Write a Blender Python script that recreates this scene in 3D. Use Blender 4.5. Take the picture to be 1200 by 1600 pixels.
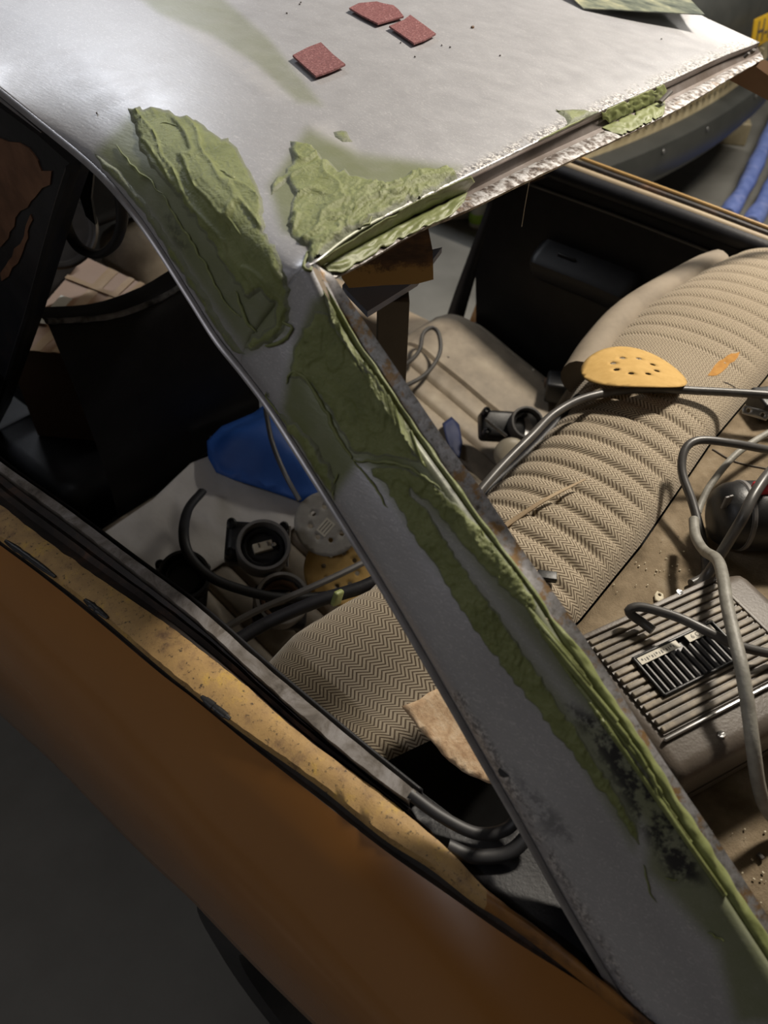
import bpy, bmesh, math, random
import numpy as np
from mathutils import Vector, Matrix, noise
from mathutils.bvhtree import BVHTree
from mathutils.geometry import delaunay_2d_cdt
random.seed(7)
SC = bpy.context.scene
COL = SC.collection
for o in list(bpy.data.objects): bpy.data.objects.remove(o)

# ------------------------------------------------------------------ camera
CAM = Vector((-1.0, .05, 1.64)); FPX = 1218.0
_y, _p, _r = (math.radians(a) for a in (50.4, 45.07, 1.6))
FW = Vector((math.sin(_y)*math.cos(_p), math.cos(_y)*math.cos(_p), -math.sin(_p)))
_rt = Vector((math.cos(_y), -math.sin(_y), 0)); _up = _rt.cross(FW)
RT = _rt*math.cos(_r) + _up*math.sin(_r); UP = _up*math.cos(_r) - _rt*math.sin(_r)
cd = bpy.data.cameras.new('camera'); cam = bpy.data.objects.new('camera', cd); COL.objects.link(cam)
cd.sensor_fit = 'HORIZONTAL'; cd.sensor_width = 36; cd.lens = FPX/1200*36; cd.clip_start = .02
M = Matrix((RT, UP, -FW)).transposed().to_4x4(); M.translation = CAM; cam.matrix_world = M
SC.camera = cam
cd.dof.use_dof = True; cd.dof.focus_distance = .95; cd.dof.aperture_fstop = 7.5

# ------------------------------------------------------------------ world, lights, exposure
w = bpy.data.worlds.new('garage_air'); SC.world = w; w.use_nodes = True
w.node_tree.nodes['Background'].inputs[0].default_value = (.66, .68, .80, 1)
w.node_tree.nodes['Background'].inputs[1].default_value = 0
def lamp(name, kind, loc, target, power, color, **kw):
    d = bpy.data.lights.new(name, kind); d.energy = power; d.color = color
    for k, v in kw.items(): setattr(d, k, v)
    o = bpy.data.objects.new(name, d); COL.objects.link(o); o.location = loc
    o.rotation_euler = (Vector(target)-Vector(loc)).to_track_quat('-Z', 'Y').to_euler()
    return o
# all are out of the picture; the photograph shows their side: hard shadows falling away from the right,
# a sheen on the front of the roof, and the lit left sill, gutter and body side that the roof keeps the others from,
# and the floor and bumper of the parked car lit from overhead
lamp('work_lamp_right_offscreen', 'AREA', (1.32, .22, 2.84), (-.05, .35, 1.0), 62, (1, .91, .78), shape='RECTANGLE', size=.30, size_y=.22)
lamp('ceiling_lamp_front_offscreen', 'AREA', (.75, 3.1, 2.93), (.75, 3.1, 0), 34, (.90, .94, 1), shape='RECTANGLE', size=1.3, size_y=.12)
lamp('ceiling_lamp_left_offscreen', 'AREA', (-2.3, 1.1, 2.93), (-2.3, 1.1, 0), 7.5, (.96, .95, 1), shape='RECTANGLE', size=.12, size_y=1.3)
lamp('ceiling_lamp_far_right_offscreen', 'AREA', (3.4, .6, 2.93), (3.4, .6, 0), 42, (1, .94, .84), shape='RECTANGLE', size=.12, size_y=1.3)
vs = SC.view_settings
vs.view_transform = 'Standard'; vs.look = 'None'; vs.gamma = 1; vs.use_curve_mapping = False; vs.exposure = .35

# ------------------------------------------------------------------ pixel -> world
def ray(x, y): return FW + RT*((x-600)/FPX) + UP*((800-y)/FPX)
def onX(p, v): d = ray(p[0], p[1]); return CAM + d*((v-CAM.x)/d.x)
def onY(p, v): d = ray(p[0], p[1]); return CAM + d*((v-CAM.y)/d.y)
def onZ(p, v): d = ray(p[0], p[1]); return CAM + d*((v-CAM.z)/d.z)
def onPl(p, o, n): d = ray(p[0], p[1]); n = Vector(n); return CAM + d*((Vector(o)-CAM).dot(n)/d.dot(n))
def pix(P):
    q = Vector(P)-CAM; z = q.dot(FW)
    return (600+FPX*q.dot(RT)/z, 800-FPX*q.dot(UP)/z)
def XS(L): return [onX((a, b), c) for a, b, c in L]
def ZS(L, z): return [onZ(p, z) for p in L]
def cr(P, n, closed=False):
    """n points evenly spaced (arc length) on a Catmull-Rom curve through P"""
    P = [Vector(p) for p in P]; out = []; N = len(P); rng = N if closed else N-1
    for i in range(rng):
        if closed: a, b, c, d = P[i-1], P[i], P[(i+1) % N], P[(i+2) % N]
        else:
            b, c = P[i], P[i+1]; a = P[i-1] if i else b*2-c; d = P[i+2] if i+2 < N else c*2-b
        for k in range(12):
            t = k/12
            out.append(.5*((2*b)+(c-a)*t+(2*a-5*b+4*c-d)*t*t+(3*b-a-3*c+d)*t**3))
    out.append(P[0] if closed else P[-1])
    L = [0]
    for i in range(1, len(out)): L.append(L[-1]+(out[i]-out[i-1]).length)
    res = []; j = 0; tot = L[-1]; m = n if closed else n-1
    for i in range(n):
        s = tot*i/m
        while j < len(L)-2 and L[j+1] < s: j += 1
        f = (s-L[j])/max(1e-9, L[j+1]-L[j]); res.append(out[j].lerp(out[j+1], min(1, max(0, f))))
    return res
def sst(a, b, x):
    t = min(1, max(0, (x-a)/(b-a))); return t*t*(3-2*t)
def inpoly(x, y, P):
    c = False; j = len(P)-1
    for i in range(len(P)):
        xi, yi = P[i][0], P[i][1]; xj, yj = P[j][0], P[j][1]
        if (yi > y) != (yj > y) and x < (xj-xi)*(y-yi)/(yj-yi)+xi: c = not c
        j = i
    return c
def pdist(x, y, P, closed=True):
    b = 1e9; n = len(P)
    for i in range(n if closed else n-1):
        x0, y0 = P[i][0], P[i][1]; x1, y1 = P[(i+1) % n][0], P[(i+1) % n][1]
        dx, dy = x1-x0, y1-y0; t = min(1, max(0, ((x-x0)*dx+(y-y0)*dy)/(dx*dx+dy*dy+1e-9)))
        b = min(b, (x-x0-t*dx)**2+(y-y0-t*dy)**2)
    return math.sqrt(b)

# ------------------------------------------------------------------ materials
MATS = {}
class NT:
    def __init__(s, m): s.t = m.node_tree; s.b = s.t.nodes['Principled BSDF']
    def n(s, k, **kw):
        q = s.t.nodes.new(k)
        for a, v in kw.items():
            if a.startswith('_'): q.inputs[a[1:].replace('_', ' ')].default_value = v
            else: setattr(q, a, v)
        return q
    def l(s, a, b): s.t.links.new(a, b)
    def math(s, op, a, b=None, c=None):
        q = s.t.nodes.new('ShaderNodeMath'); q.operation = op
        for i, v in enumerate((a, b, c)):
            if v is None: continue
            if isinstance(v, (int, float)): q.inputs[i].default_value = v
            else: s.l(v, q.inputs[i])
        return q.outputs[0]
    def ramp(s, fac, stops):
        q = s.t.nodes.new('ShaderNodeValToRGB'); s.l(fac, q.inputs[0]); e = q.color_ramp.elements
        while len(e) < len(stops): e.new(.5)
        for el, (p, c) in zip(e, stops):
            el.position = p; el.color = (*c, 1) if not isinstance(c, (int, float)) else (c, c, c, 1)
        return q.outputs[0]
    def mix(s, fac, a, b):
        q = s.t.nodes.new('ShaderNodeMix'); q.data_type = 'RGBA'
        for i, v in ((0, fac), (6, a), (7, b)):
            if isinstance(v, (int, float)): q.inputs[i].default_value = v
            elif isinstance(v, tuple): q.inputs[i].default_value = (*v, 1)
            else: s.l(v, q.inputs[i])
        return q.outputs[2]
    def noise(s, scale, detail=4, rough=.55, co=None, stretch=None, dist=0):
        if co is None: co = s.t.nodes.new('ShaderNodeTexCoord').outputs['Object']
        if stretch:
            mp = s.n('ShaderNodeMapping'); mp.inputs['Scale'].default_value = stretch; s.l(co, mp.inputs[0]); co = mp.outputs[0]
        q = s.n('ShaderNodeTexNoise'); q.inputs['Scale'].default_value = scale; q.inputs['Detail'].default_value = detail
        q.inputs['Roughness'].default_value = rough; q.inputs['Distortion'].default_value = dist; s.l(co, q.inputs['Vector'])
        return q.outputs['Fac']
    def bump(s, h, strength=.3, dist=.002):
        q = s.n('ShaderNodeBump'); q.inputs['Strength'].default_value = strength; q.inputs['Distance'].default_value = dist
        s.l(h, q.inputs['Height']); s.l(q.outputs[0], s.b.inputs['Normal'])
    def attr(s, name): return s.n('ShaderNodeAttribute', attribute_name=name).outputs['Fac']
def mat(name, rough=.6, metal=0, spec=.5):
    m = bpy.data.materials.new(name); m.use_nodes = True; MATS[name] = m; t = NT(m)
    t.b.inputs['Roughness'].default_value = rough; t.b.inputs['Metallic'].default_value = metal
    t.b.inputs['Specular IOR Level'].default_value = spec
    return m, t
def simple(name, stops, scale=8, rough=.6, metal=0, bump=0, bscale=None, stretch=None, spec=.5, detail=5, coat=0, bdist=.002):
    m, t = mat(name, rough, metal, spec)
    f = t.noise(scale, detail, .6, stretch=stretch)
    t.l(t.ramp(f, stops), t.b.inputs['Base Color'])
    if bump: t.bump(t.noise(bscale or scale*6, 5, .6, stretch=stretch), bump, bdist)
    if coat: t.b.inputs['Coat Weight'].default_value = coat; t.b.inputs['Coat Roughness'].default_value = .08
    return m

GREEN = (.205, .232, .088); GREEN2 = (.150, .174, .060)
def steel_skin():
    m, t = mat('sanded_steel', .42, .55)
    base = t.mix(t.noise(9, 6), (.35, .35, .375), (.43, .43, .455))
    base = t.mix(t.math('MULTIPLY', t.noise(160, 3, .7, stretch=(1, .25, 1)), .5), base, (.48, .48, .50))
    sw = t.ramp(t.noise(300, 2, .5, stretch=(1, .35, 1), dist=3.0), [(.56, 0.0), (.66, 1.0)]); base = t.mix(t.math('MULTIPLY', sw, .35), base, (.74, .73, .74))
    pale = t.attr('pale'); base = t.mix(t.math('MULTIPLY', pale, t.ramp(t.noise(40, 6, .65, stretch=(.5, 1.6, 1)), [(.32, 0.0), (.62, 1.0)])), base, (.50, .49, .495))
    g = t.attr('green'); gn = t.math('MULTIPLY', g, t.ramp(t.noise(26, 5), [(.25, .82), (.6, 1.0)]))
    base = t.mix(gn, base, GREEN2)
    d = t.math('MULTIPLY', t.attr('dark'), t.ramp(t.noise(75, 6, .7), [(.44, 0.0), (.54, 1.0)]))
    base = t.mix(d, base, (.022, .022, .024))
    c = t.attr('chip'); cn = t.noise(230, 4, .7)
    chip = t.ramp(cn, [(.40, (.03, .028, .03)), (.50, (.30, .28, .27)), (.56, (.8, .78, .76))])
    base = t.mix(t.math('MULTIPLY', c, t.ramp(t.noise(60, 5, .7), [(.42, 0.0), (.52, 1.0)])), base, chip)
    t.l(base, t.b.inputs['Base Color'])
    mt = t.math('SUBTRACT', .30, t.math('MULTIPLY', t.math('MAXIMUM', gn, t.math('MAXIMUM', d, pale)), .26)); t.l(mt, t.b.inputs['Metallic'])
    t.l(t.math('ADD', t.math('MULTIPLY', t.noise(30, 5), .22), .30), t.b.inputs['Roughness'])
    h = t.math('ADD', t.noise(420, 3, .6, stretch=(1, .2, 1)), t.math('MULTIPLY', t.noise(35, 5), .8))
    t.bump(h, .16, .0012)
    return m
def filler():
    m, t = mat('green_filler', .52, 0, .4)
    n = t.noise(40, 6, .6)
    c = t.ramp(n, [(.28, GREEN2), (.5, GREEN), (.75, (.265, .295, .13))])
    fe = t.attr('feather'); k = t.ramp(t.math('ADD', fe, t.math('MULTIPLY', t.math('SUBTRACT', t.noise(90, 5, .65), .5), .9)), [(.35, 0.0), (.65, 1.0)])
    t.l(t.mix(k, (.185, .20, .13), c), t.b.inputs['Base Color'])
    t.bump(t.math('ADD', t.noise(300, 4, .6, dist=1.0), t.math('MULTIPLY', t.noise(75, 5, .6, dist=2.0), 1.8)), .5, .0018)
    return m
def flange_mat():
    m, t = mat('chipped_flange', .42, .45)
    a = t.noise(30, 6, .7); b = t.noise(95, 6, .72)
    c = t.ramp(b, [(.38, (.05, .035, .028)), (.46, (.20, .165, .145)), (.52, (.42, .41, .41)), (.62, (.66, .65, .66))])
    c = t.mix(t.ramp(a, [(.58, 0.0), (.66, 1.0)]), c, (.26, .16, .09))
    t.l(c, t.b.inputs['Base Color']); t.bump(b, .5, .001)
    return m
def herringbone(name, cream, dark):
    m, t = mat(name, .85, 0, .2)
    uv = t.n('ShaderNodeUVMap'); sp = t.n('ShaderNodeSeparateXYZ'); t.l(uv.outputs[0], sp.inputs[0])
    z = t.math('PINGPONG', sp.outputs[0], .0075)
    s = t.math('FRACT', t.math('DIVIDE', t.math('ADD', sp.outputs[1], t.math('MULTIPLY', z, 1.35)), .0062))
    st = t.ramp(t.math('PINGPONG', s, .5), [(.16, 0.0), (.26, 1.0)])
    grime = t.noise(6, 5)
    c1 = t.mix(grime, tuple(v*.72 for v in cream), cream); c2 = t.mix(grime, dark, tuple(v*1.6 for v in dark))
    t.l(t.mix(st, c2, c1), t.b.inputs['Base Color'])
    t.bump(t.math('ADD', st, t.noise(500, 3)), .35, .0008)
    t.b.inputs['Sheen Weight'].default_value = .15
    return m
def sill_paint():
    m, t = mat('worn_ochre_sill', .6, 0)
    a = t.noise(22, 6, .7); b = t.noise(170, 5, .75)
    c = t.ramp(a, [(.30, (.17, .10, .055)), (.44, (.40, .25, .10)), (.56, (.46, .29, .11)), (.70, (.62, .40, .07))])
    c = t.mix(t.ramp(b, [(.57, 0.0), (.66, 1.0)]), c, (.06, .04, .025))
    t.l(c, t.b.inputs['Base Color']); t.bump(b, .5, .0012)
    return m
def rust_black(name, stops, sc=7):
    m, t = mat(name, .55, 0)
    a = t.noise(sc, 7, .7, dist=.6)
    t.l(t.ramp(a, stops), t.b.inputs['Base Color']); t.bump(t.noise(90, 5, .7), .4, .001)
    return m
def flange2():
    m, t = mat('rusty_pillar_flange', .45, .35)
    a = t.noise(52, 6, .7); b = t.noise(140, 5, .7)
    c = t.ramp(b, [(.30, (.10, .085, .075)), (.44, (.30, .29, .29)), (.60, (.42, .41, .43))])
    c = t.mix(t.ramp(a, [(.51, 0.0), (.60, 1.0)]), c, (.30, .185, .085))
    t.l(c, t.b.inputs['Base Color']); t.bump(b, .4, .001)
    return m
M_FLANGE2 = flange2(); M_LIPW = simple('brown_grey_steel', [(.3, (.15, .115, .095)), (.55, (.25, .215, .20)), (.75, (.36, .33, .32))], 14, .42, .4, bump=.1, bscale=90)
M_STEEL = steel_skin(); M_FILL = filler(); M_FLANGE = flange_mat(); M_FILLR = simple('fresh_green_filler', [(.28, GREEN2), (.5, GREEN), (.75, (.265, .295, .13))], 40, .5, bump=.4, bscale=120)
M_HERR = herringbone('herringbone_cloth', (.53, .445, .325), (.10, .074, .05))
M_VINYL = simple('dusty_beige_vinyl', [(.3, (.165, .135, .10)), (.55, (.28, .232, .172)), (.75, (.37, .315, .235))], 11, .62, bump=.15, bscale=120)
M_PIPE = simple('seat_side_cloth', [(.3, (.20, .165, .125)), (.7, (.30, .25, .19))], 14, .8, bump=.2, bscale=300)
M_SILL = sill_paint()
M_RUSTB = rust_black('rust_and_black_paint', [(.36, (.012, .012, .014)), (.48, (.03, .022, .018)), (.53, (.16, .07, .03)), (.66, (.25, .115, .05))], 6)
M_CHAN = rust_black('grimy_black_channel', [(.35, (.012, .011, .011)), (.55, (.035, .026, .022)), (.68, (.10, .055, .035)), (.8, (.2, .11, .05))], 14)
M_LIP = rust_black('worn_grey_lip', [(.32, (.05, .04, .035)), (.46, (.17, .15, .13)), (.6, (.30, .28, .27)), (.74, (.36, .355, .35))], 20)
M_ORANGE = simple('glossy_ochre_paint', [(.3, (.285, .118, .024)), (.7, (.32, .135, .028))], 3, .22, spec=.5, coat=.6, bump=.03, bscale=30)
M_BLACKV = simple('black_vinyl', [(.3, (.006, .006, .008)), (.7, (.013, .013, .016))], 20, .48, bump=.2, bscale=260, spec=.35)
M_BLACKP = simple('black_plastic', [(.3, (.007, .007, .008)), (.7, (.018, .018, .019))], 25, .42, bump=.15, bscale=200)
M_GREYP = simple('grey_plastic', [(.3, (.12, .115, .11)), (.7, (.20, .19, .185))], 18, .5, bump=.15, bscale=150)
M_RUBBER = simple('black_rubber', [(.3, (.012, .012, .014)), (.7, (.028, .028, .03))], 18, .5)
M_CABLE = simple('dark_grey_cable', [(.3, (.055, .052, .050)), (.7, (.10, .095, .09))], 40, .38)
M_CABLEG = simple('dusty_grey_cable', [(.3, (.20, .19, .165)), (.7, (.33, .32, .28))], 60, .5, bump=.3, bscale=200)
M_CARPET = simple('tan_carpet', [(.3, (.15, .115, .075)), (.55, (.25, .195, .13)), (.75, (.33, .27, .19))], 28, .95, bump=.6, bscale=420, spec=.1)
M_BOX = simple('brown_grey_plastic', [(.3, (.095, .077, .062)), (.7, (.15, .124, .10))], 10, .45, bump=.2, bscale=300)
M_SLAT = simple('dusty_slat_plastic', [(.3, (.125, .108, .088)), (.5, (.20, .17, .13)), (.72, (.40, .33, .235))], 60, .55, detail=7)
M_CHROME = simple('bright_metal', [(.3, (.55, .55, .56)), (.7, (.72, .72, .72))], 30, .22, 1)
M_ALU = simple('dull_metal', [(.3, (.30, .30, .30)), (.7, (.5, .49, .48))], 40, .4, .9)
M_DISC = simple('yellow_abrasive', [(.3, (.50, .31, .09)), (.7, (.60, .385, .13))], 45, .8, bump=.2, bscale=500)
M_DISCW = simple('grey_white_abrasive', [(.3, (.33, .31, .28)), (.7, (.45, .43, .39))], 45, .8, bump=.2, bscale=500)
M_RED = simple('red_abrasive', [(.38, (.13, .035, .036)), (.56, (.20, .062, .062)), (.72, (.46, .26, .25))], 330, .65, bump=.6, bscale=420)
M_TANP = simple('tan_abrasive', [(.3, (.36, .22, .12)), (.5, (.52, .36, .22)), (.7, (.62, .48, .33))], 90, .85, bump=.4, bscale=300)
M_CONC = simple('concrete_floor', [(.3, (.14, .135, .12)), (.7, (.21, .205, .185))], 3, .55, bump=.15, bscale=60)
M_WALL = simple('garage_wall', [(.3, (.24, .23, .21)), (.7, (.32, .31, .285))], 3, .85)
M_CARD = simple('brown_cardboard', [(.3, (.34, .20, .115)), (.7, (.42, .26, .16))], 5, .55, bump=.15, bscale=80)
M_TAPE = simple('shiny_packing_tape', [(.3, (.46, .31, .18)), (.7, (.60, .44, .30))], 12, .16)
M_WOOD = simple('painted_charred_wood', [(.34, (.028, .016, .010)), (.47, (.075, .038, .02)), (.56, (.17, .085, .035)), (.66, (.34, .19, .05))], 9, .7, bump=.6, bscale=60, stretch=(1, 1, 2.2))
_t = NT(M_WOOD); _co = _t.n('ShaderNodeTexCoord'); _sp = _t.n('ShaderNodeSeparateXYZ'); _t.l(_co.outputs['Object'], _sp.inputs[0])
_old = _t.b.inputs['Base Color'].links[0].from_socket
_k = _t.ramp(_t.math('ADD', _sp.outputs[2], _t.math('MULTIPLY', _t.math('SUBTRACT', _t.noise(55, 5, .7), .5), .045)), [(.020, 1.0), (.026, 0.0)])
_t.l(_t.mix(_k, _old, (.42, .25, .08)), _t.b.inputs['Base Color'])
M_WOODL = simple('plain_wood', [(.3, (.30, .21, .12)), (.7, (.44, .33, .20))], 9, .7, bump=.3, bscale=60, stretch=(1, 6, 1))
M_POST = simple('brown_post', [(.3, (.105, .085, .066)), (.7, (.155, .13, .10))], 7, .8)
M_BLUEP = simple('pale_blue_board', [(.3, (.24, .29, .46)), (.7, (.33, .38, .56))], 5, .45)
M_BLUE = simple('blue_cloth', [(.3, (.016, .085, .36)), (.7, (.028, .125, .48))], 9, .6, bump=.2, bscale=90)
M_WHITE = simple('off_white_sheet', [(.3, (.52, .49, .46)), (.7, (.66, .63, .60))], 6, .65, bump=.35, bscale=28, bdist=.004)
M_CREAM = simple('cream_plastic', [(.3, (.48, .42, .31)), (.7, (.60, .54, .42))], 12, .45)
M_LABEL = simple('paper_label', [(.3, (.60, .56, .46)), (.7, (.72, .68, .58))], 30, .6)
M_INK = simple('print_ink', [(.3, (.06, .05, .045)), (.7, (.09, .08, .07))], 30, .6)
M_REDP = simple('red_plastic', [(.3, (.50, .03, .04)), (.7, (.60, .05, .06))], 12, .35)
M_YELLOW = simple('yellow_plate', [(.3, (.62, .37, .02)), (.7, (.70, .44, .03))], 12, .45)
M_GLUE = simple('smeared_plate', [(.36, (.07, .085, .075)), (.48, (.17, .19, .15)), (.58, (.30, .31, .22)), (.70, (.60, .56, .36))], 40, .35, bump=.5, bscale=50, stretch=(1, .35, 1))
M_GOLD = simple('ochre_edge_paint', [(.3, (.36, .22, .085)), (.7, (.46, .29, .11))], 8, .4)
M_BLUEW = simple('violet_blue_wrap', [(.3, (.12, .18, .48)), (.55, (.20, .27, .62)), (.75, (.38, .42, .74))], 16, .35, bump=.8, bscale=30, bdist=.01)
M_DKCAR = simple('dark_car_paint', [(.3, (.035, .038, .036)), (.7, (.06, .062, .058))], 6, .4)
M_TANL = simple('tan_lens', [(.3, (.36, .30, .18)), (.7, (.50, .43, .28))], 10, .4)
M_STAIN = simple('rust_stain', [(.3, (.36, .16, .03)), (.7, (.48, .25, .06))], 90, .9)
M_BROWN = simple('brown_primer', [(.3, (.10, .052, .024)), (.7, (.16, .085, .04))], 8, .5)
M_ROPE = simple('dark_cord', [(.3, (.03, .028, .026)), (.7, (.06, .055, .05))], 40, .6)
M_CRUMB = simple('pale_crumb', [(.3, (.55, .48, .34)), (.7, (.7, .64, .5))], 60, .8)

# ------------------------------------------------------------------ mesh + object helpers
class MB:
    def __init__(s): s.v = []; s.f = []; s.uv = None
    def quadgrid(s, rows, cu=False, cv=False):
        b = len(s.v); n = len(rows[0]); r = len(rows)
        for R_ in rows: s.v += [tuple(p) for p in R_]
        for i in range(r if cv else r-1):
            for j in range(n if cu else n-1):
                i2 = (i+1) % r; j2 = (j+1) % n
                s.f.append((b+i*n+j, b+i*n+j2, b+i2*n+j2, b+i2*n+j))
        return s
    def box(s, c, d, rot=None, bev=0):
        bm = bmesh.new(); bmesh.ops.create_cube(bm, size=1)
        bmesh.ops.scale(bm, vec=d, verts=bm.verts)
        if bev: bmesh.ops.bevel(bm, geom=bm.edges[:]+bm.verts[:], offset=bev, segments=3, profile=.5, affect='EDGES')
        m = Matrix.Translation(c) @ (rot.to_4x4() if rot else Matrix()); bmesh.ops.transform(bm, matrix=m, verts=bm.verts)
        return s.bm(bm)
    def bm(s, bm):
        b = len(s.v); bm.verts.index_update(); s.v += [tuple(v.co) for v in bm.verts]
        s.f += [tuple(b+v.index for v in f.verts) for f in bm.faces]; bm.free(); return s
    def tube(s, P, r, seg=10, n=None, caps=True, flat=1):
        P = cr(P, n) if n else [Vector(p) for p in P]
        up = Vector((0, 0, 1)); rows = []; N = len(P); prev = None
        for i in range(N):
            t = (P[min(i+1, N-1)]-P[max(i-1, 0)]).normalized()
            a = (prev - t*prev.dot(t)) if prev else (up.cross(t) if abs(t.z) < .95 else Vector((1, 0, 0)).cross(t))
            a = a.normalized(); prev = a; b = t.cross(a)
            rr = r(i/(N-1)) if callable(r) else r
            rows.append([P[i]+a*(rr*math.cos(2*math.pi*k/seg))+b*(rr*flat*math.sin(2*math.pi*k/seg)) for k in range(seg)])
        base = len(s.v); s.quadgrid(rows, cu=True)
        if caps:
            s.f.append(tuple(base+k for k in range(seg))[::-1]); s.f.append(tuple(base+(N-1)*seg+k for k in range(seg)))
        return s
    def lathe(s, prof, seg=40, m=None):
        rows = [[(r*math.cos(2*math.pi*k/seg), r*math.sin(2*math.pi*k/seg), z) for k in range(seg)] for r, z in prof]
        if m is not None: rows = [[m @ Vector(p) for p in R_] for R_ in rows]
        return s.quadgrid(rows, cu=True)
    def prism(s, poly, off):
        b = len(s.v); n = len(poly); off = Vector(off)
        s.v += [tuple(p) for p in poly]+[tuple(Vector(p)+off) for p in poly]
        s.f.append(tuple(range(b, b+n))); s.f.append(tuple(range(b+2*n-1, b+n-1, -1)))
        for i in range(n): s.f.append((b+i, b+n+i, b+n+(i+1) % n, b+(i+1) % n))
        return s
    def build(s, name, m, parent=None, smooth=True, angle=40, solid=0, uv=None, label=None, kind=None, origin=None, off=-1):
        me = bpy.data.meshes.new(name)
        V = s.v
        o = bpy.data.objects.new(name, me)
        org = Vector(origin) if origin is not None else Vector((0, 0, 0))
        me.from_pydata([tuple(Vector(v)-org) for v in V] if origin is not None else V, [], s.f); me.update()
        bmm = bmesh.new(); bmm.from_mesh(me); bmesh.ops.recalc_face_normals(bmm, faces=bmm.faces) if not solid else None; bmm.to_mesh(me); bmm.free()
        if uv is not None:
            L = me.uv_layers.new(name='UVMap')
            for lp in me.loops: L.data[lp.index].uv = uv[lp.vertex_index]
        me.materials.append(m)
        if smooth:
            for p in me.polygons: p.use_smooth = True
            try: me.set_sharp_from_angle(angle=math.radians(angle))
            except Exception: pass
        COL.objects.link(o); o.location = org
        if solid:
            md = o.modifiers.new('thickness', 'SOLIDIFY'); md.thickness = solid; md.offset = off
        if parent: attach(o, parent)
        if label: o['label'] = label
        if kind: o['kind'] = kind
        return o
def world_loc(o):
    L = Vector(o.location); p = o.parent
    while p: L += Vector(p.location); p = p.parent
    return L
def attach(o, p):
    """parents without moving; all empties are unrotated here"""
    o.location = Vector(o.location)-world_loc(p); o.parent = p
def thing(name, label, cat, loc, group=None):
    o = bpy.data.objects.new(name, None); COL.objects.link(o); o.location = loc; o.empty_display_size = .05
    return tag(o, label, cat, group)
def tag(o, label, cat, group=None):
    o['label'] = label; o['category'] = cat
    if group: o['group'] = group
    return o
def struct(o, label=None):
    o['kind'] = 'structure'
    if label: o['label'] = label
    return o
def sheet(poly, holes=(), sp=.01, fn=None):
    """2D polygon with holes -> triangulated flat sheet with interior points, mapped by fn(x,y)->Vector"""
    pts = []; edges = []
    def loop(P):
        b = len(pts); n = len(P); pts.extend(Vector((p[0], p[1])) for p in P); edges.extend((b+i, b+(i+1) % n) for i in range(n))
    loop(poly)
    for h in holes: loop(h)
    xs = [p[0] for p in poly]; ys = [p[1] for p in poly]
    for i in range(int((max(xs)-min(xs))/sp)+1):
        for j in range(int((max(ys)-min(ys))/sp)+1):
            x = min(xs)+(i+.5*(j % 2))*sp; y = min(ys)+j*sp
            if inpoly(x, y, poly) and pdist(x, y, poly) > sp*.4 and not any(inpoly(x, y, h) or pdist(x, y, h) < sp*.4 for h in holes): pts.append(Vector((x, y)))
    V, E_, F_, *_ = delaunay_2d_cdt(pts, edges, [], 0, 1e-6)
    mb = MB(); mb.v = [tuple(fn(v.x, v.y)) if fn else (v.x, v.y, 0) for v in V]
    for f in F_:
        c = sum((V[i] for i in f), Vector((0, 0)))/len(f)
        if inpoly(c.x, c.y, poly) and not any(inpoly(c.x, c.y, h) for h in holes): mb.f.append(tuple(f))
    return mb
def circ(cx, cy, r, n=20, ry=None, a0=0): return [(cx+r*math.cos(2*math.pi*k/n+a0), cy+(ry or r)*math.sin(2*math.pi*k/n+a0)) for k in range(n)]
def jag(P, step, amp, seed=0):
    """roughen a closed pixel polygon"""
    rd = random.Random(seed); out = []
    for i in range(len(P)):
        a, b = P[i], P[(i+1) % len(P)]; L = math.hypot(b[0]-a[0], b[1]-a[1]); n = max(1, int(L/step))
        for k in range(n):
            t = k/n; out.append((a[0]+(b[0]-a[0])*t+rd.uniform(-amp, amp), a[1]+(b[1]-a[1])*t+rd.uniform(-amp, amp)))
    return out

# ================================================================== garage shell
def slab(name, c, d, m, label=None): return struct(MB().box(c, d).build(name, m, smooth=False), label)
slab('floor', (1.5, 1.5, -.05), (11, 11, .1), M_CONC)
slab('ceiling', (1.5, 1.5, 3.05), (11, 11, .1), M_WALL)
slab('wall_left', (-4.05, 1.5, 1.5), (.1, 11, 3.0), M_WALL)
slab('wall_right', (7.05, 1.5, 1.5), (.1, 11, 3.0), M_WALL)
slab('wall_front', (1.5, 7.05, 1.5), (11, .1, 3.0), M_WALL)
slab('wall_rear', (1.5, -4.05, 1.5), (11, .1, 3.0), M_WALL)

# ================================================================== car shell
CAR = thing('car', 'ochre orange two-door car stripped to bare steel roof and pillar with green filler', 'car', (0, .8, 0))
EL = XS([(-60, 90, -.540), (0, 137, -.550), (60, 185, -.558), (140, 250, -.570), (190, 302, -.583), (240, 368, -.592), (300, 462, -.600), (340, 525, -.606),
         (380, 575, -.613)])
ELF = [Vector((-.46, 2.0, 1.335)), Vector((-.50, 1.7, 1.362)), Vector((-.525, 1.4, 1.366))]     # gutter, on to the windscreen
ELP = XS([(380, 575, -.613), (420, 628, -.622), (470, 705, -.634), (530, 800, -.646), (600, 912, -.658), (680, 1048, -.674), (760, 1188, -.688), (820, 1292, -.700),
          (880, 1400, -.711), (940, 1503, -.722), (1000, 1602, -.734), (1040, 1670, -.742)])
BEAD = XS([(492, 410, -.567), (545, 520, -.573), (600, 602, -.580), (650, 678, -.587), (700, 748, -.594), (750, 818, -.600), (800, 882, -.606), (840, 937, -.611), (890, 1018, -.617),
           (950, 1102, -.623), (1010, 1192, -.629), (1050, 1262, -.634), (1110, 1358, -.641), (1170, 1452, -.648), (1230, 1545, -.655), (1262, 1598, -.66)])
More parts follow.
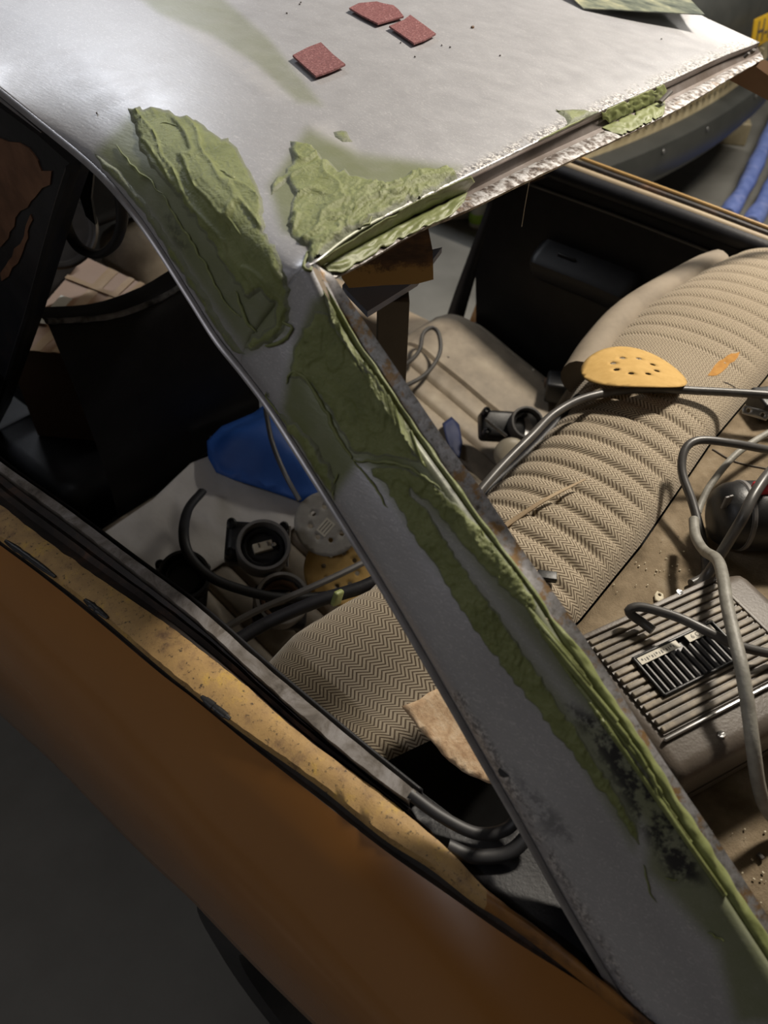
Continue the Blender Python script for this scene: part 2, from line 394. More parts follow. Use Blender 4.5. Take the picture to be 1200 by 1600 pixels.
ER = XS([(522, 432, -.555), (570, 503, -.560), (640, 606, -.568), (700, 694, -.575), (760, 775, -.581), (820, 865, -.588), (880, 947, -.594), (950, 1052, -.601), (1000, 1132, -.606),
         (1060, 1222, -.612), (1120, 1310, -.618), (1200, 1432, -.626), (1290, 1570, -.636)])
CREASE_PX = [(492, 410), (560, 362), (640, 320), (720, 281), (825, 229), (950, 169), (1050, 125), (1130, 88), (1187, 66)]
CREASE_Z = [1.322, 1.320, 1.317, 1.313, 1.306, 1.294, 1.283, 1.273, 1.264]
CREASE = [onZ(p, z) for p, z in zip(CREASE_PX, CREASE_Z)]
GROOVE_PX = [(505, 420), (565, 383), (642, 341), (722, 304), (828, 251), (953, 193), (1052, 148), (1130, 109), (1188, 82)]
GROOVE = [onZ(p, z-.022) for p, z in zip(GROOVE_PX, CREASE_Z)]
FLANGE_PX = [(522, 432), (572, 407), (655, 359), (735, 325), (842, 273), (965, 216), (1068, 165), (1142, 121), (1192, 92)]
FLANGE = [onZ(p, z-.024) for p, z in zip(FLANGE_PX, CREASE_Z)]
NP, NT_ = 34, 240           # pillar columns, pillar rows
el = cr(ELP, NT_); bd = cr(BEAD, NT_)
def pillar_row(a, b, ax):
    n = (b-a).cross(ax).normalized()
    if n.x > 0: n = -n
    out = []
    for j in range(NP):
        s = j/(NP-1); h = .011*(1-(1-min(s/.22, 1))**2.2) + .004*math.sin(math.pi*s) - .003*math.exp(-((s-.62)/.16)**2) - .004*max(0, (s-.93)/.07)**2
        out.append(a.lerp(b, s)+n*h)
    return out
prow = [pillar_row(el[i], bd[i], el[min(i+1, NT_-1)]-el[max(i-1, 0)]) for i in range(NT_)]
# --- roof: rows go from the rear crease forward
NV, NU = 150, 170
left = cr(list(reversed(EL)) + list(reversed(ELF)), 400); right = cr([CREASE[-1], onZ((1112, 32), 1.290), onZ((1040, 0), 1.308), Vector((.60, 1.05, 1.33)), Vector((.565, 1.5, 1.345)), Vector((.49, 2.0, 1.32))], 400)
c0 = prow[0][:-1] + cr(CREASE, NU)
def at_y(C, y):
    for i in range(len(C)-1):
        if C[i].y <= y <= C[i+1].y: return C[i].lerp(C[i+1], (y-C[i].y)/(C[i+1].y-C[i].y+1e-9))
    return C[0].copy() if y < C[0].y else C[-1].copy()
ua = .105
us = [ua*j/(NP-1) for j in range(NP-1)] + [ua+(1-ua)*(j/(NU-1)) for j in range(NU)]
def Hc(u, dy): return (.060*(1-math.exp(-dy/.30)) + .012*min(dy, 1))*(1-.45*abs(2*u-1)**3)
rrows = []
crz = [p.z for p in cr(CREASE, NU)]; cry = [p.y for p in cr(CREASE, NU)]
for i in range(NV):
    v = (i/(NV-1))**1.25; row = []
    yl = left[0].y+(2.0-left[0].y)*v; L = at_y(left, yl)
    yr = right[0].y+(2.0-right[0].y)*v; R_ = at_y(right, yr)
    for j, u in enumerate(us):
        # straight row between the two edges, minus the straight row 0, plus the true row 0 (fades forward)
        k = 1-sst(0, .45, v)
        lin0 = left[0].lerp(right[0], u); p = L.lerp(R_, u); q = p+(c0[j]-lin0)*k
        ju = max(0, j-(NP-1)); zc = crz[ju]; dy = max(0, q.y-c0[j].y)
        d = u*1.13; S = 1-(1-min(d/.17, 1))**2.6
        dR = (1-u)*1.13; SR = 1-(1-min(dR/.16, 1))**2.4
        zt = zc+Hc(u, dy) if j >= NP-1 else crz[0]+Hc(u, dy)
        z = L.z+(zt-L.z)*S
        z = R_.z+(z-R_.z)*SR if dR < .16 else z
        kk = 1-sst(0, .05, v)
        q.z = z*(1-kk)+(c0[j].z if i == 0 else z)*kk if i else c0[j].z
        row.append(q)
    rrows.append(row)
# weld-like smoothing of the sail corner
sk = MB(); sk.quadgrid(rrows)
idx = lambda i, j: i*len(us)+j
P = np.array([tuple(v) for v in sk.v]).reshape(NV, len(us), 3)
for it in range(10):
    Q = P.copy(); Q[1:-1, 1:-1] = (P[:-2, 1:-1]+P[2:, 1:-1]+P[1:-1, :-2]+P[1:-1, 2:])/4
    wgt = np.zeros((NV, len(us), 1)); wgt[1:40, 1:NP+26] = .8; wgt[1:40, NP+26:NP+46] = .8*np.linspace(1, 0, 20)[None, :, None]
    wgt[30:40] *= np.linspace(1, 0, 10)[:, None, None]
    P = P*(1-wgt)+Q*wgt
sk.v = [tuple(p) for p in P.reshape(-1, 3)]
# pillar continues from row 0
base = len(sk.v); n = len(us)
for i in range(1, NT_): sk.v += [tuple(p) for p in prow[i]]
for i in range(NT_-1):
    for j in range(NP-1):
        a = j if i == 0 else base+(i-1)*NP+j
        sk.f.append((a, base+i*NP+j, base+i*NP+j+1, a+1))
NROOF = (NV-1)*(n-1)
BV = BVHTree.FromPolygons([Vector(v) for v in sk.v], sk.f)
def stick(p, lift=0):
    d = ray(*p).normalized(); h = BV.ray_cast(CAM, d)
    if h[0] is None:
        q = onZ(p, 1.30); h = BV.find_nearest(CAM+d*((q-CAM).length if q else 1))
    nn = h[1] if h[1].dot(d) < 0 else -h[1]
    return h[0]+nn*lift, nn
# --- paint masks in photo space (stains and chips that belong to the metal)
def soft(P, w): return ('poly', P, w)
GREENS = [([(148, 238), (205, 180), (290, 200), (380, 330), (445, 440), (450, 520), (385, 552), (320, 460), (235, 335)], 26, .85),
          ([(455, 560), (488, 470), (520, 450), (560, 545), (640, 660), (720, 770), (800, 880), (845, 945), (800, 935), (700, 830), (640, 760), (560, 722), (520, 780), (470, 700), (440, 640)], 22, .95),
          ([(570, 722), (640, 735), (760, 830), (845, 940), (950, 1100), (1040, 1250), (1010, 1250), (990, 1330), (900, 1180), (790, 1035), (680, 880)], 24, .75),
          ([(930, 1080), (1060, 1270), (1200, 1480), (1260, 1600), (1150, 1600), (1120, 1480), (1010, 1360), (1010, 1300), (960, 1200)], 30, .8),
          ([(215, -5), (345, -5), (420, 60), (505, 165), (465, 160), (400, 100), (330, 55), (250, 22)], 14, .55),
          ([(420, 290), (480, 200), (560, 240), (720, 262), (700, 290), (520, 400), (440, 360)], 22, .8)]
GREY = [([(650, 590), (690, 660), (760, 760), (830, 860), (900, 985), (880, 980), (800, 880), (720, 790), (660, 700), (625, 620)], 30, .85),
        ([(640, 770), (720, 850), (820, 985), (930, 1130), (900, 1120), (800, 990), (700, 860)], 26, .7)]
PALES = [([(240, -5), (330, -5), (420, 90), (470, 160), (420, 150), (330, 80), (260, 30)], 16, .45),
         ([(480, 195), (520, 190), (590, 270), (600, 300), (540, 265)], 14, .7)]
DARKS = [([(885, 1100), (955, 1130), (1010, 1215), (1075, 1300), (1100, 1380), (1050, 1375), (1000, 1290), (930, 1170)], 26, 1.0),
         ([(665, 715), (720, 750), (760, 810), (740, 815), (690, 765)], 18, .55), ([(800, 1200), (880, 1280), (900, 1320), (850, 1300)], 22, .5),
         ([(250, 320), (280, 350), (300, 400), (270, 380)], 14, .5)]
def mask(x, y, Ls):
    m = 0
    for P_, wd, s in Ls:
        xs = [p[0] for p in P_]; ys = [p[1] for p in P_]
        if x < min(xs)-wd or x > max(xs)+wd or y < min(ys)-wd or y > max(ys)+wd: continue
        d = pdist(x, y, P_); d = d if inpoly(x, y, P_) else -d
        m = max(m, s*sst(-wd*.5, wd*.5, d))
    return m
VM = {'green': [], 'dark': [], 'pale': [], 'chip': []}
EDGE_PX = [pix(p) for p in EL[1:]+ELP]
for v in sk.v:
    x, y = pix(v)
    if not (-80 < x < 1280 and -80 < y < 1680):
        for k in VM: VM[k].append(0)
        continue
    g = mask(x, y, GREENS)
    if g: g *= 1-mask(x, y, GREY)
    VM['green'].append(g); VM['dark'].append(mask(x, y, DARKS)); VM['pale'].append(mask(x, y, PALES))
    d = pdist(x, y, CREASE_PX, False); c = .95*(1-sst(4, 24, d)) if x > 600 else 0
    if y > 1080: c = max(c, .55*(1-sst(2, 16, abs(pdist(x, y, EDGE_PX, False)-12))))
    VM['chip'].append(c)
def submesh(name, faces, m, parent):
    used = sorted({i for f in faces for i in f}); mp = {k: i for i, k in enumerate(used)}
    mb = MB(); mb.v = [sk.v[k] for k in used]; mb.f = [tuple(mp[i] for i in f) for f in faces]
    o = mb.build(name, m, parent, angle=180)
    for k, vals in VM.items():
        a = o.data.attributes.new(k, 'FLOAT', 'POINT'); a.data.foreach_set('value', [vals[i] for i in used])
    md = o.modifiers.new('thickness', 'SOLIDIFY'); md.thickness = .0012; md.offset = -1
    return o
ROOF = submesh('roof_panel', sk.f[:NROOF], M_STEEL, CAR); ROOF['label'] = 'bare sanded steel roof panel'
PIL = submesh('rear_pillar', sk.f[NROOF:], M_STEEL, CAR); PIL['label'] = 'bare steel rear pillar streaked with green filler'
# rear window flange of roof and pillar
gr = cr(GROOVE, 120); fl = cr(FLANGE, 120); ce = cr(CREASE, 120)
rj = [p + Vector((0, -.001, noise.noise(p*60)*.0012)) for p in fl]
MB().quadgrid([ce, [a.lerp(b, .12) for a, b in zip(ce, gr)], [a.lerp(b, .5)+Vector((0, .005, 0)) for a, b in zip(ce, gr)], gr, [a.lerp(b, .25) for a, b in zip(gr, fl)]]).build('drip_wall', M_LIPW, ROOF, angle=30, label='brown grey steel step at the roof edge')
MB().quadgrid([[a.lerp(b, .25) for a, b in zip(gr, fl)], [a.lerp(b, .6)+Vector((0, 0, .0015)) for a, b in zip(gr, fl)], rj, [p+Vector((0, .004, -.006)) for p in fl], [p+Vector((0, .016, -.010)) for p in fl]]).build('window_flange', M_FLANGE, ROOF, angle=30, label='chipped silver flange of the roof edge')
er = cr(ER, 200); b2 = cr(BEAD, 200); nn = Vector((-.5, -.55, .6)).normalized()
el200 = cr(ELP, 200)
low = [a.lerp(b, .22)-nn*.004 for a, b in zip(b2, er)]
MB().quadgrid([b2, low, [a.lerp(b, .6)-nn*.003 for a, b in zip(b2, er)], er, [p+Vector((.006, .012, -.008)) for p in er]]).build('window_flange', M_FLANGE2, PIL, angle=30, label='rusty flange of the rear window opening')
# inner return of the side window edge (roof gutter and pillar)
gl = cr([Vector((-.46, 2.0, 1.335)), Vector((-.50, 1.7, 1.362)), Vector((-.525, 1.4, 1.366))]+EL[:-1]+ELP, 300)
g1 = [p+Vector((-.004, .000, -.006)) for p in gl]; g2 = [p+Vector((.004, .004, -.011)) for p in gl]; g3 = [p+Vector((.035, .022, -.022)) for p in gl]
MB().quadgrid([gl, g1, g2, g3]).build('drip_edge', simple('edge_steel', [(.3, (.30, .29, .30)), (.7, (.42, .41, .42))], 40, .35, .6), CAR, angle=60, solid=.001)

MB().tube([p+Vector((-.004, 0, -.011)) for p in gl[:150]], lambda t: .0042*min(1, (1-t)*6+.1), 8).build('gutter_bead', simple('gutter_steel', [(.3, (.26, .25, .26)), (.7, (.36, .35, .36))], 40, .35, .6), CAR)
# --- hanging filler: real thickness, ridges and torn edges
def set_attr(o, name, vals):
    a = o.data.attributes.new(name, 'FLOAT', 'POINT'); a.data.foreach_set('value', vals)
def filler_patch(name, poly, parent, th=.0026, st=3.0, rough=.0022, seed=1, edge=9, ang=.9, stretch=3.0, jagamp=4, fw=12, fine=.5):
    poly = jag(poly, 9, jagamp, seed)
    mb = sheet(poly, sp=st)
    V2 = list(mb.v); ca, sa = math.cos(ang), math.sin(ang); out = []; fe = []
    for x, y, _ in V2:
        P_, N_ = stick((x, y)); d = pdist(x, y, poly)
        wx = x+14*noise.noise(Vector((x*.02, y*.02, seed+8))); wy = y+14*noise.noise(Vector((x*.02, y*.02, seed+9)))
        u, w_ = (wx*ca+wy*sa)/stretch, (-wx*sa+wy*ca)
        n1 = noise.noise(Vector((u*.035, w_*.035, seed))); rdg = 1-abs(n1)*5        # few sharp ridges
        step = sst(-.04, .06, n1)                                               # one scraped sheet overlapping another
        f2 = noise.noise(Vector((u*.10+9, w_*.13, seed+4)))
        low_ = noise.noise(Vector((x*.012, y*.012, seed*2)))
        h = th*(.45+.5*max(0, low_+.3)+.55*step) + rough*(max(0, rdg)**2.5*.75 + fine*max(0, 1-abs(f2)*3.2)**2*.8*(.3+max(0, low_+.3)))
        out.append(tuple(P_+N_*(h*sst(-1, edge, d) - .0005*(1-sst(0, 2, d))))); fe.append(sst(0, fw, d))
    mb.v = out
    o = mb.build(name, M_FILL, parent, angle=80); set_attr(o, 'feather', fe)
    return o
def edge_bead(i0, i1, w0, w1, hh, parent, seed):
    """filler pressed along the pillar edge, spilling on to the flange"""
    rows = []; m = i1-i0
    for k in range(11):
        s_ = k/10; row = []
        for i in range(i0, i1):
            b = b2[i]; e = er[i]; l_ = el200[i]; tp = min(1, (i-i0)/8+.1, (i1-i)/5+.3)
            a0 = w0*tp*(1+.5*noise.noise(Vector((i*.13, seed, 1)))); a1 = w1*tp*(1+.45*noise.noise(Vector((i*.17, seed, 2))))
            v = -a0+(a0+a1)*s_; p = b.lerp(e, v) if v > 0 else b.lerp(l_, -v)
            h_ = hh*tp*math.sin(math.pi*min(1, max(0, s_*.86+.07)))**.6*(1+.35*noise.noise(Vector((i*.22, k*.16, seed)))+.12*noise.noise(Vector((i*.9, k*.6, seed)))) - (.004*v if v > 0 else 0)
            row.append(p+nn*h_+Vector((.35*h_, 0, 0)))
        rows.append(row)
    o = MB().quadgrid(rows).build('edge_filler', M_FILLR, parent, angle=80); set_attr(o, 'feather', [1.0]*len(o.data.vertices)); return o
def ridge(pts, parent, r=.0022, seed=1, wob=.0010, flat=1.1, lift=.0012, n=None):
    rd = random.Random(seed); pl = cr([Vector((a, b, 0)) for a, b in pts], n or max(10, int(sum(math.hypot(pts[i+1][0]-pts[i][0], pts[i+1][1]-pts[i][1]) for i in range(len(pts)-1))/5)))
    Q = []
    for k, p in enumerate(pl):
        P_, N_ = stick((p.x+noise.noise(Vector((k*.31, seed, 0)))*4.5, p.y+noise.noise(Vector((k*.31, seed, 7)))*4.5)); Q.append(P_+N_*(lift+wob*noise.noise(Vector((k*.4, 3, seed)))))
    return MB().tube(Q, lambda t: r*.62*(.25+.75*math.sin(math.pi*min(1, max(0, t)))**.5)*(1+.45*noise.noise(Vector((t*9, seed, 1)))), 8, flat=flat).build('filler_ridge', M_FILLR, parent, angle=80)
G1A = [(200, 168), (245, 168), (300, 185), (362, 222), (392, 265), (408, 310), (415, 360), (440, 410), (455, 455), (452, 500), (430, 535), (395, 550), (376, 548), (388, 528), (430, 508), (428, 478), (405, 458), (388, 472), (360, 436), (330, 385), (295, 335), (262, 290), (232, 262), (218, 225)]
filler_patch('body_filler', G1A, ROOF, .0026, 2.6, .0034, 3, 10, 1.0, 4.2, 4, 12, .35)
G1B = [(146, 236), (180, 262), (215, 300), (250, 350), (290, 408), (330, 475), (365, 530), (385, 553), (365, 550), (338, 515), (302, 455), (262, 395), (225, 335), (190, 291), (160, 262)]
filler_patch('body_filler', G1B, ROOF, .0018, 2.6, .0016, 5, 5, .95, 4, 2)
G2 = [(455, 215), (475, 225), (500, 240), (530, 262), (570, 275), (605, 290), (650, 262), (690, 258), (718, 268), (712, 285), (690, 295), (640, 318), (610, 334), (560, 360), (520, 385), (496, 408), (480, 412), (482, 390), (462, 380), (447, 350), (460, 310), (447, 290), (427, 302), (420, 290), (450, 262)]
filler_patch('body_filler', G2, ROOF, .0038, 2.4, .0042, 8, 8, -.45, 2.4, 5, 10, .8)
G3 = [(868, 172), (905, 170), (945, 176), (968, 172), (930, 180), (890, 198), (850, 217), (838, 222), (868, 206), (888, 192)]
filler_patch('body_filler', G3, ROOF, .003, 2.6, .002, 11, 6, -.4, 3, 2)
filler_patch('body_filler', [(520, 205), (545, 205), (552, 222), (535, 222), (525, 215)], ROOF, .001, 2.6, .001, 12, 5, .5, 2, 3)
G5 = [(450, 590), (456, 552), (472, 515), (490, 485), (515, 490), (548, 545), (590, 610), (632, 672), (660, 722), (600, 716), (552, 712), (540, 690), (515, 645), (490, 612), (470, 592)]
filler_patch('body_filler', G5, PIL, .0018, 2.5, .0010, 21, 14, 1.0, 1.3, 3, 10, 1.1)
G4 = [(508, 452), (530, 470), (545, 500), (570, 535), (600, 572), (628, 612), (655, 655), (664, 675), (642, 672), (618, 640), (588, 600), (558, 560), (533, 525), (520, 490)]
filler_patch('body_filler', [(x-5, y+3) for x, y in G4], PIL, .0026, 2.5, .0012, 23, 6, 1.0, 2.5, 2)
G6 = [(430, 640), (440, 648), (465, 660), (490, 690), (515, 725), (526, 752), (524, 782), (508, 762), (486, 725), (462, 690), (438, 655), (414, 615), (420, 612)]
filler_patch('body_filler', G6, PIL, .0022, 2.5, .0022, 25, 6, 1.0, 2.0, 3, 9, 1)
G6b = [(452, 575), (470, 590), (495, 612), (520, 650), (545, 690), (535, 690), (510, 665), (482, 640), (450, 640), (443, 620)]
G7L = [(568, 728), (600, 758), (640, 830), (690, 905), (740, 985), (800, 1060), (860, 1140), (910, 1200), (960, 1265), (1000, 1325), (998, 1300), (962, 1235), (905, 1145), (850, 1065), (790, 975), (730, 893), (672, 805), (640, 765), (660, 748), (620, 728)]
filler_patch('body_filler', G7L, PIL, .0014, 2.6, .0016, 27, 8, 1.0, 1.3, 3, 6, 1.2)
G7R = [(620, 725), (660, 742), (700, 775), (760, 830), (800, 882), (838, 935), (836, 962), (800, 935), (752, 885), (704, 828), (668, 785), (640, 765)]
filler_patch('body_filler', G7R, PIL, .0018, 2.6, .0018, 29, 9, 1.0, 1.4, 3, 7, 1.2)
G8 = [(838, 933), (866, 972), (905, 1032), (950, 1096), (1000, 1172), (1040, 1238), (1080, 1305), (1140, 1400), (1215, 1520), (1205, 1510), (1150, 1440), (1095, 1355), (1060, 1290), (1040, 1262), (1012, 1225), (965, 1140), (905, 1055), (855, 985)]
edge_bead(96, 199, .07, .52, .0075, PIL, 3); edge_bead(6, 98, .04, .20, .0030, PIL, 5)
for k, L_ in enumerate([[(458, 578), (478, 592), (505, 635), (530, 685), (552, 718)], [(552, 718), (575, 722), (612, 722), (650, 736), (690, 765)], [(448, 600), (455, 582), (470, 582)],
            [(552, 718), (568, 738), (590, 765), (605, 795)], [(524, 782), (522, 760), (530, 738)], [(640, 676), (655, 668), (662, 676)], [(512, 452), (528, 482), (540, 512), (552, 518)],
            [(842, 940), (862, 978), (900, 1040), (950, 1108), (1000, 1184), (1045, 1262)], [(960, 1095), (985, 1140), (1010, 1195), (1030, 1250), (1048, 1262)], [(1045, 1262), (1090, 1330), (1140, 1410), (1200, 1495)],
            [(1005, 1350), (1012, 1380), (1024, 1410)], [(1105, 1455), (1120, 1462), (1130, 1470)], [(1040, 1370), (1060, 1376)], [(418, 612), (425, 632), (440, 648)]]):
    ridge(L_, PIL, (.0028, .0022, .0016, .0016, .0014, .002, .0016, .0034, .0022, .0030, .0012, .0014, .0012, .0016)[k], 40+k)
for k, L_ in enumerate([[(182, 228), (205, 258), (232, 280), (255, 305)], [(255, 305), (285, 355), (320, 410), (352, 470), (378, 498)], [(330, 265), (352, 272), (366, 285), (345, 268)], [(250, 195), (275, 198), (300, 215)],
            [(385, 430), (402, 440), (420, 452), (428, 440)], [(370, 455), (378, 480), (392, 512), (402, 518)], [(455, 285), (480, 280), (505, 300), (480, 305)], [(548, 312), (575, 300), (600, 318), (618, 322)],
            [(490, 395), (480, 400), (478, 420), (495, 425)], [(515, 335), (545, 340), (580, 332)], [(560, 355), (600, 345), (628, 330)], [(300, 240), (330, 290), (350, 330), (380, 372)], [(340, 330), (380, 390), (400, 420)],
            [(440, 500), (455, 512), (450, 530)], [(415, 540), (440, 535), (452, 520)], [(868, 172), (885, 178), (905, 172)], [(840, 228), (870, 210), (900, 205), (935, 188)]]):
    ridge(L_, ROOF, .0015+.0006*(k % 3), 70+k)
# filler pressed over the flange, below the groove
def strip_fill(L0, L1, parent, seed):
    a = cr(L0, 90); b = cr(L1, 90); rows = []
    for k in range(13):
        s = k/12; row = []
        for i, (p, q) in enumerate(zip(a, b)):
            e = min(1, i/6+.15, (89-i)/9+.15); s0 = .04+.30*max(0, noise.noise(Vector((i*.13, seed, 0)))); s1 = 1-.32*max(0, noise.noise(Vector((i*.17, seed, 4))))-.5*(1-e)
            ss = s0+(s1-s0)*s; th = (.0008+.0030*e*(.6+.8*noise.noise(Vector((i*.16, k*.35, seed))))*math.sin(math.pi*min(1, s*.9+.05))**.5)
            row.append(p.lerp(q, ss)+Vector((0, -.6, .8))*max(.0006, th))
        rows.append(row)
    MB().quadgrid(rows).build('body_filler', M_FILLR, parent, angle=80, solid=.0006)
strip_fill([gr[0]+Vector((-.006, 0, .008)), gr[12], gr[24]], [fl[0]+Vector((-.004, -.002, .0)), fl[10], fl[20]], ROOF, 3)
strip_fill([ce[0], ce[14], ce[26]], [gr[0], gr[14], gr[26]], ROOF, 4)
strip_fill([ce[58], ce[66], ce[78]], [gr[57], gr[65], gr[78]], ROOF, 5)
strip_fill([gr[56], gr[64], gr[76]], [fl[57], fl[63], fl[72]], ROOF, 6)

# --- quarter panel and window sill
S1 = ZS([(-60, 668), (0, 722), (100, 793), (200, 868), (300, 942), (400, 1030), (480, 1098), (560, 1165), (650, 1238)], .915)
S2 = ZS([(-60, 680), (0, 735), (100, 808), (200, 884), (300, 962), (400, 1053), (480, 1124), (560, 1192), (640, 1252)], .913)
S3 = ZS([(-60, 742), (0, 788), (60, 835), (150, 900), (250, 968), (320, 1020), (380, 1068), (450, 1130), (500, 1170), (580, 1228), (660, 1292), (715, 1342), (752, 1382), (800, 1420), (880, 1480), (960, 1548), (1010, 1590), (1060, 1630)], .905)
S4 = ZS([(-60, 792), (0, 838), (65, 885), (150, 950), (250, 1035), (300, 1075), (380, 1138), (500, 1222), (600, 1302), (675, 1350), (742, 1402), (790, 1432), (870, 1492), (950, 1556), (1000, 1596), (1050, 1636)], .903)
S5 = ZS([(-60, 808), (0, 852), (65, 900), (150, 968), (250, 1052), (300, 1090), (400, 1172), (500, 1250), (600, 1328), (700, 1398), (800, 1468), (925, 1547), (990, 1598), (1050, 1645)], .893)
n = 160
s1, s2, s3, s4, s5 = (cr(S, n) for S in (S1, S2, S3, S4, S5))
wob = lambda P, a, f, s: [p+Vector((a*noise.noise(Vector((p.y*f, s, 0))), 0, a*.6*noise.noise(Vector((p.y*f, s, 5))))) for p in P]

MB().quadgrid([[p+Vector((.004, .002, -.05)) for p in s1], wob(s1, .0006, 40, 1), wob(s2, .0012, 60, 2), [p+Vector((.002, .001, -.016)) for p in s2]]).build('sill_lip', M_LIP, CAR, solid=.001, label='worn grey inner lip of the side window sill')
s3b = cr(ZS([(-60, 742), (0, 788), (60, 835), (150, 900), (250, 968), (320, 1020), (380, 1068), (450, 1130), (500, 1170), (580, 1228), (660, 1292), (715, 1342)], .905), n)
ridge_row = [a.lerp(b, .45)+Vector((0, 0, -.006+.0025*noise.noise(a*30))) for a, b in zip(s2, s3b)]
MB().quadgrid([[p+Vector((.002, .001, -.016)) for p in s2], [a.lerp(b, .2)+Vector((0, 0, -.018)) for a, b in zip(s2, s3b)], [a.lerp(b, .40)+Vector((0, 0, -.012)) for a, b in zip(s2, s3b)], ridge_row,
    [a.lerp(b, .62)+Vector((0, 0, -.012)) for a, b in zip(s2, s3b)], s3b]).build('glass_channel', M_CHAN, CAR, angle=30, label='grimy black glass channel')
mid = [a.lerp(b, .5)+Vector((0, 0, .003)) for a, b in zip(s3, s4)]
sill_rows = [[p+Vector((.003, 0, -.012)) for p in s3], wob(s3, .0015, 50, 3), wob([a.lerp(b, .25)+Vector((0, 0, .002)) for a, b in zip(s3, s4)], .001, 40, 6), wob(mid, .001, 30, 8), wob([a.lerp(b, .75)+Vector((0, 0, .002)) for a, b in zip(s3, s4)], .0012, 60, 5), wob(s4, .0018, 70, 4), [p+Vector((-.002, 0, -.008)) for p in s4]]
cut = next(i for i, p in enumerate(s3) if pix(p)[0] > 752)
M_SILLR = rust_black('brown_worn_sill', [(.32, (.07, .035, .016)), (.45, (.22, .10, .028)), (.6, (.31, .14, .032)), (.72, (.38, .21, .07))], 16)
MB().quadgrid([r_[:cut+1] for r_ in sill_rows]).build('sill_top', M_SILL, CAR, angle=50, label='worn ochre paint on the outer window sill')
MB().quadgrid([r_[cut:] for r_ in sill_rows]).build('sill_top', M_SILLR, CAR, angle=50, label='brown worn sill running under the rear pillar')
MB().quadgrid([[p+Vector((-.002, 0, -.008)) for p in s4], [a.lerp(b, .5)+Vector((0, 0, -.007)) for a, b in zip(s4, s5)], s5]).build('sill_seam', M_CHAN, CAR, angle=50, label='dark cracked seam below the sill')
# leftover strips of black sealer along the sill seam
for k, (t0, t1) in enumerate([(.10, .20), (.215, .245), (.26, .30), (.465, .51)]):
    q = [s4[int(n*t)]+Vector((-.001, 0, .0015)) for t in np.linspace(t0, t1, 12)]
    MB().tube(q, lambda t, k=k: .0042*(.5+.5*math.sin(math.pi*t)**.5)*(1+.4*noise.noise(Vector((t*12, k, 0)))), 8, flat=.5).build('sealer_strip', M_BLACKP, CAR)
# outer skin: sections along y from sill edge to the lower edge (a pixel outline at the widest plane)
SIL = [onX(p, -.885) for p in [(-50, 1068), (0, 1117), (80, 1190), (150, 1262), (230, 1343), (300, 1408), (330, 1440), (400, 1513), (480, 1592), (560, 1668)]]
def by_y(C, y):
    C = sorted(C, key=lambda p: p.y)
    for i in range(len(C)-1):
        if C[i].y <= y <= C[i+1].y: return C[i].lerp(C[i+1], (y-C[i].y)/(C[i+1].y-C[i].y+1e-9))
    a, b = (C[0], C[1]) if y < C[0].y else (C[-1], C[-2])
    return a+(a-b)*((y-a.y)/(a.y-b.y)) if abs(y-a.y) < .25 else Vector((a.x, y, a.z))
s5d = cr(S5, 200); sild = cr(SIL, 200); secs = []
for y in np.linspace(-.12, 2.0, 110):
    a = by_y(s5d, y); b = by_y(sild, y); a.y = y; b.y = y; b.x = -.885; row = [a+Vector((.004, 0, -.004)), a]
    for k in range(1, 15):
        t = k/14; p = a.lerp(b, t); bul = .050*math.sin(math.pi*t**.8)*(1-.35*t); p.x -= bul; row.append(p)
    row += [b+Vector((.006, 0, -.012)), b+Vector((.03, 0, -.02)), b+Vector((.10, 0, -.02))]
    secs.append(row)
QP = MB().quadgrid(secs).build('quarter_panel', M_ORANGE, CAR, angle=50, label='glossy ochre orange body side'); 
# tyre and wheel under the arch
ty = Matrix.Translation((-.772, .24, .30)) @ Matrix.Rotation(math.pi/2, 4, 'Y')
WH = MB().lathe([(.19, -.085), (.23, -.095), (.285, -.085), (.298, -.05), (.298, .05), (.285, .085), (.23, .095), (.19, .085)], 48, ty).build('wheel', M_RUBBER, CAR, label='black tyre')
MB().lathe([(.0, -.05), (.06, -.05), (.07, -.03), (.15, -.03), (.19, -.085), (.19, .085)], 40, ty).build('wheel_rim', M_BLACKP, WH)
# rear corner of the side window: rubber seal looping round
lp = [onZ((640, 1240), .912), onZ((690, 1276), .905), onZ((745, 1302), .90), onZ((790, 1296), .902), onZ((812, 1268), .915), onZ((800, 1235), .93), onX((790, 1205), -.690)]
MB().tube(lp, .0065, 10, 60, flat=.7).build('window_seal', M_RUBBER, CAR)
lp2 = [onZ((700, 1322), .897), onZ((740, 1338), .894), onZ((790, 1334), .896), onZ((822, 1308), .905), onZ((838, 1270), .92), onZ((826, 1230), .94)]
MB().tube(lp2, .0075, 10, 60, flat=.7).build('window_seal', M_RUBBER, CAR)
# floor of the rounded corner, and the dark panel under the pillar
co = [onZ(p, .893) for p in [(560, 1160), (650, 1232), (700, 1270), (760, 1292), (800, 1280), (812, 1240), (900, 1390), (1000, 1560), (1060, 1640), (960, 1560), (860, 1470), (760, 1390), (700, 1335), (640, 1265)]]
ct = [onZ(p, .884) for p in [(600, 1222), (660, 1262), (720, 1296), (790, 1300), (830, 1250), (900, 1370), (980, 1500), (1080, 1640), (1000, 1600), (880, 1490), (760, 1392), (700, 1338), (650, 1300)]]
sheet([(p.x, p.y) for p in ct], sp=.012, fn=lambda x, y: Vector((x, y, .886+.004*noise.noise(Vector((x*20, y*20, 0)))))).build('corner_floor', M_BLACKV, CAR, solid=.002)
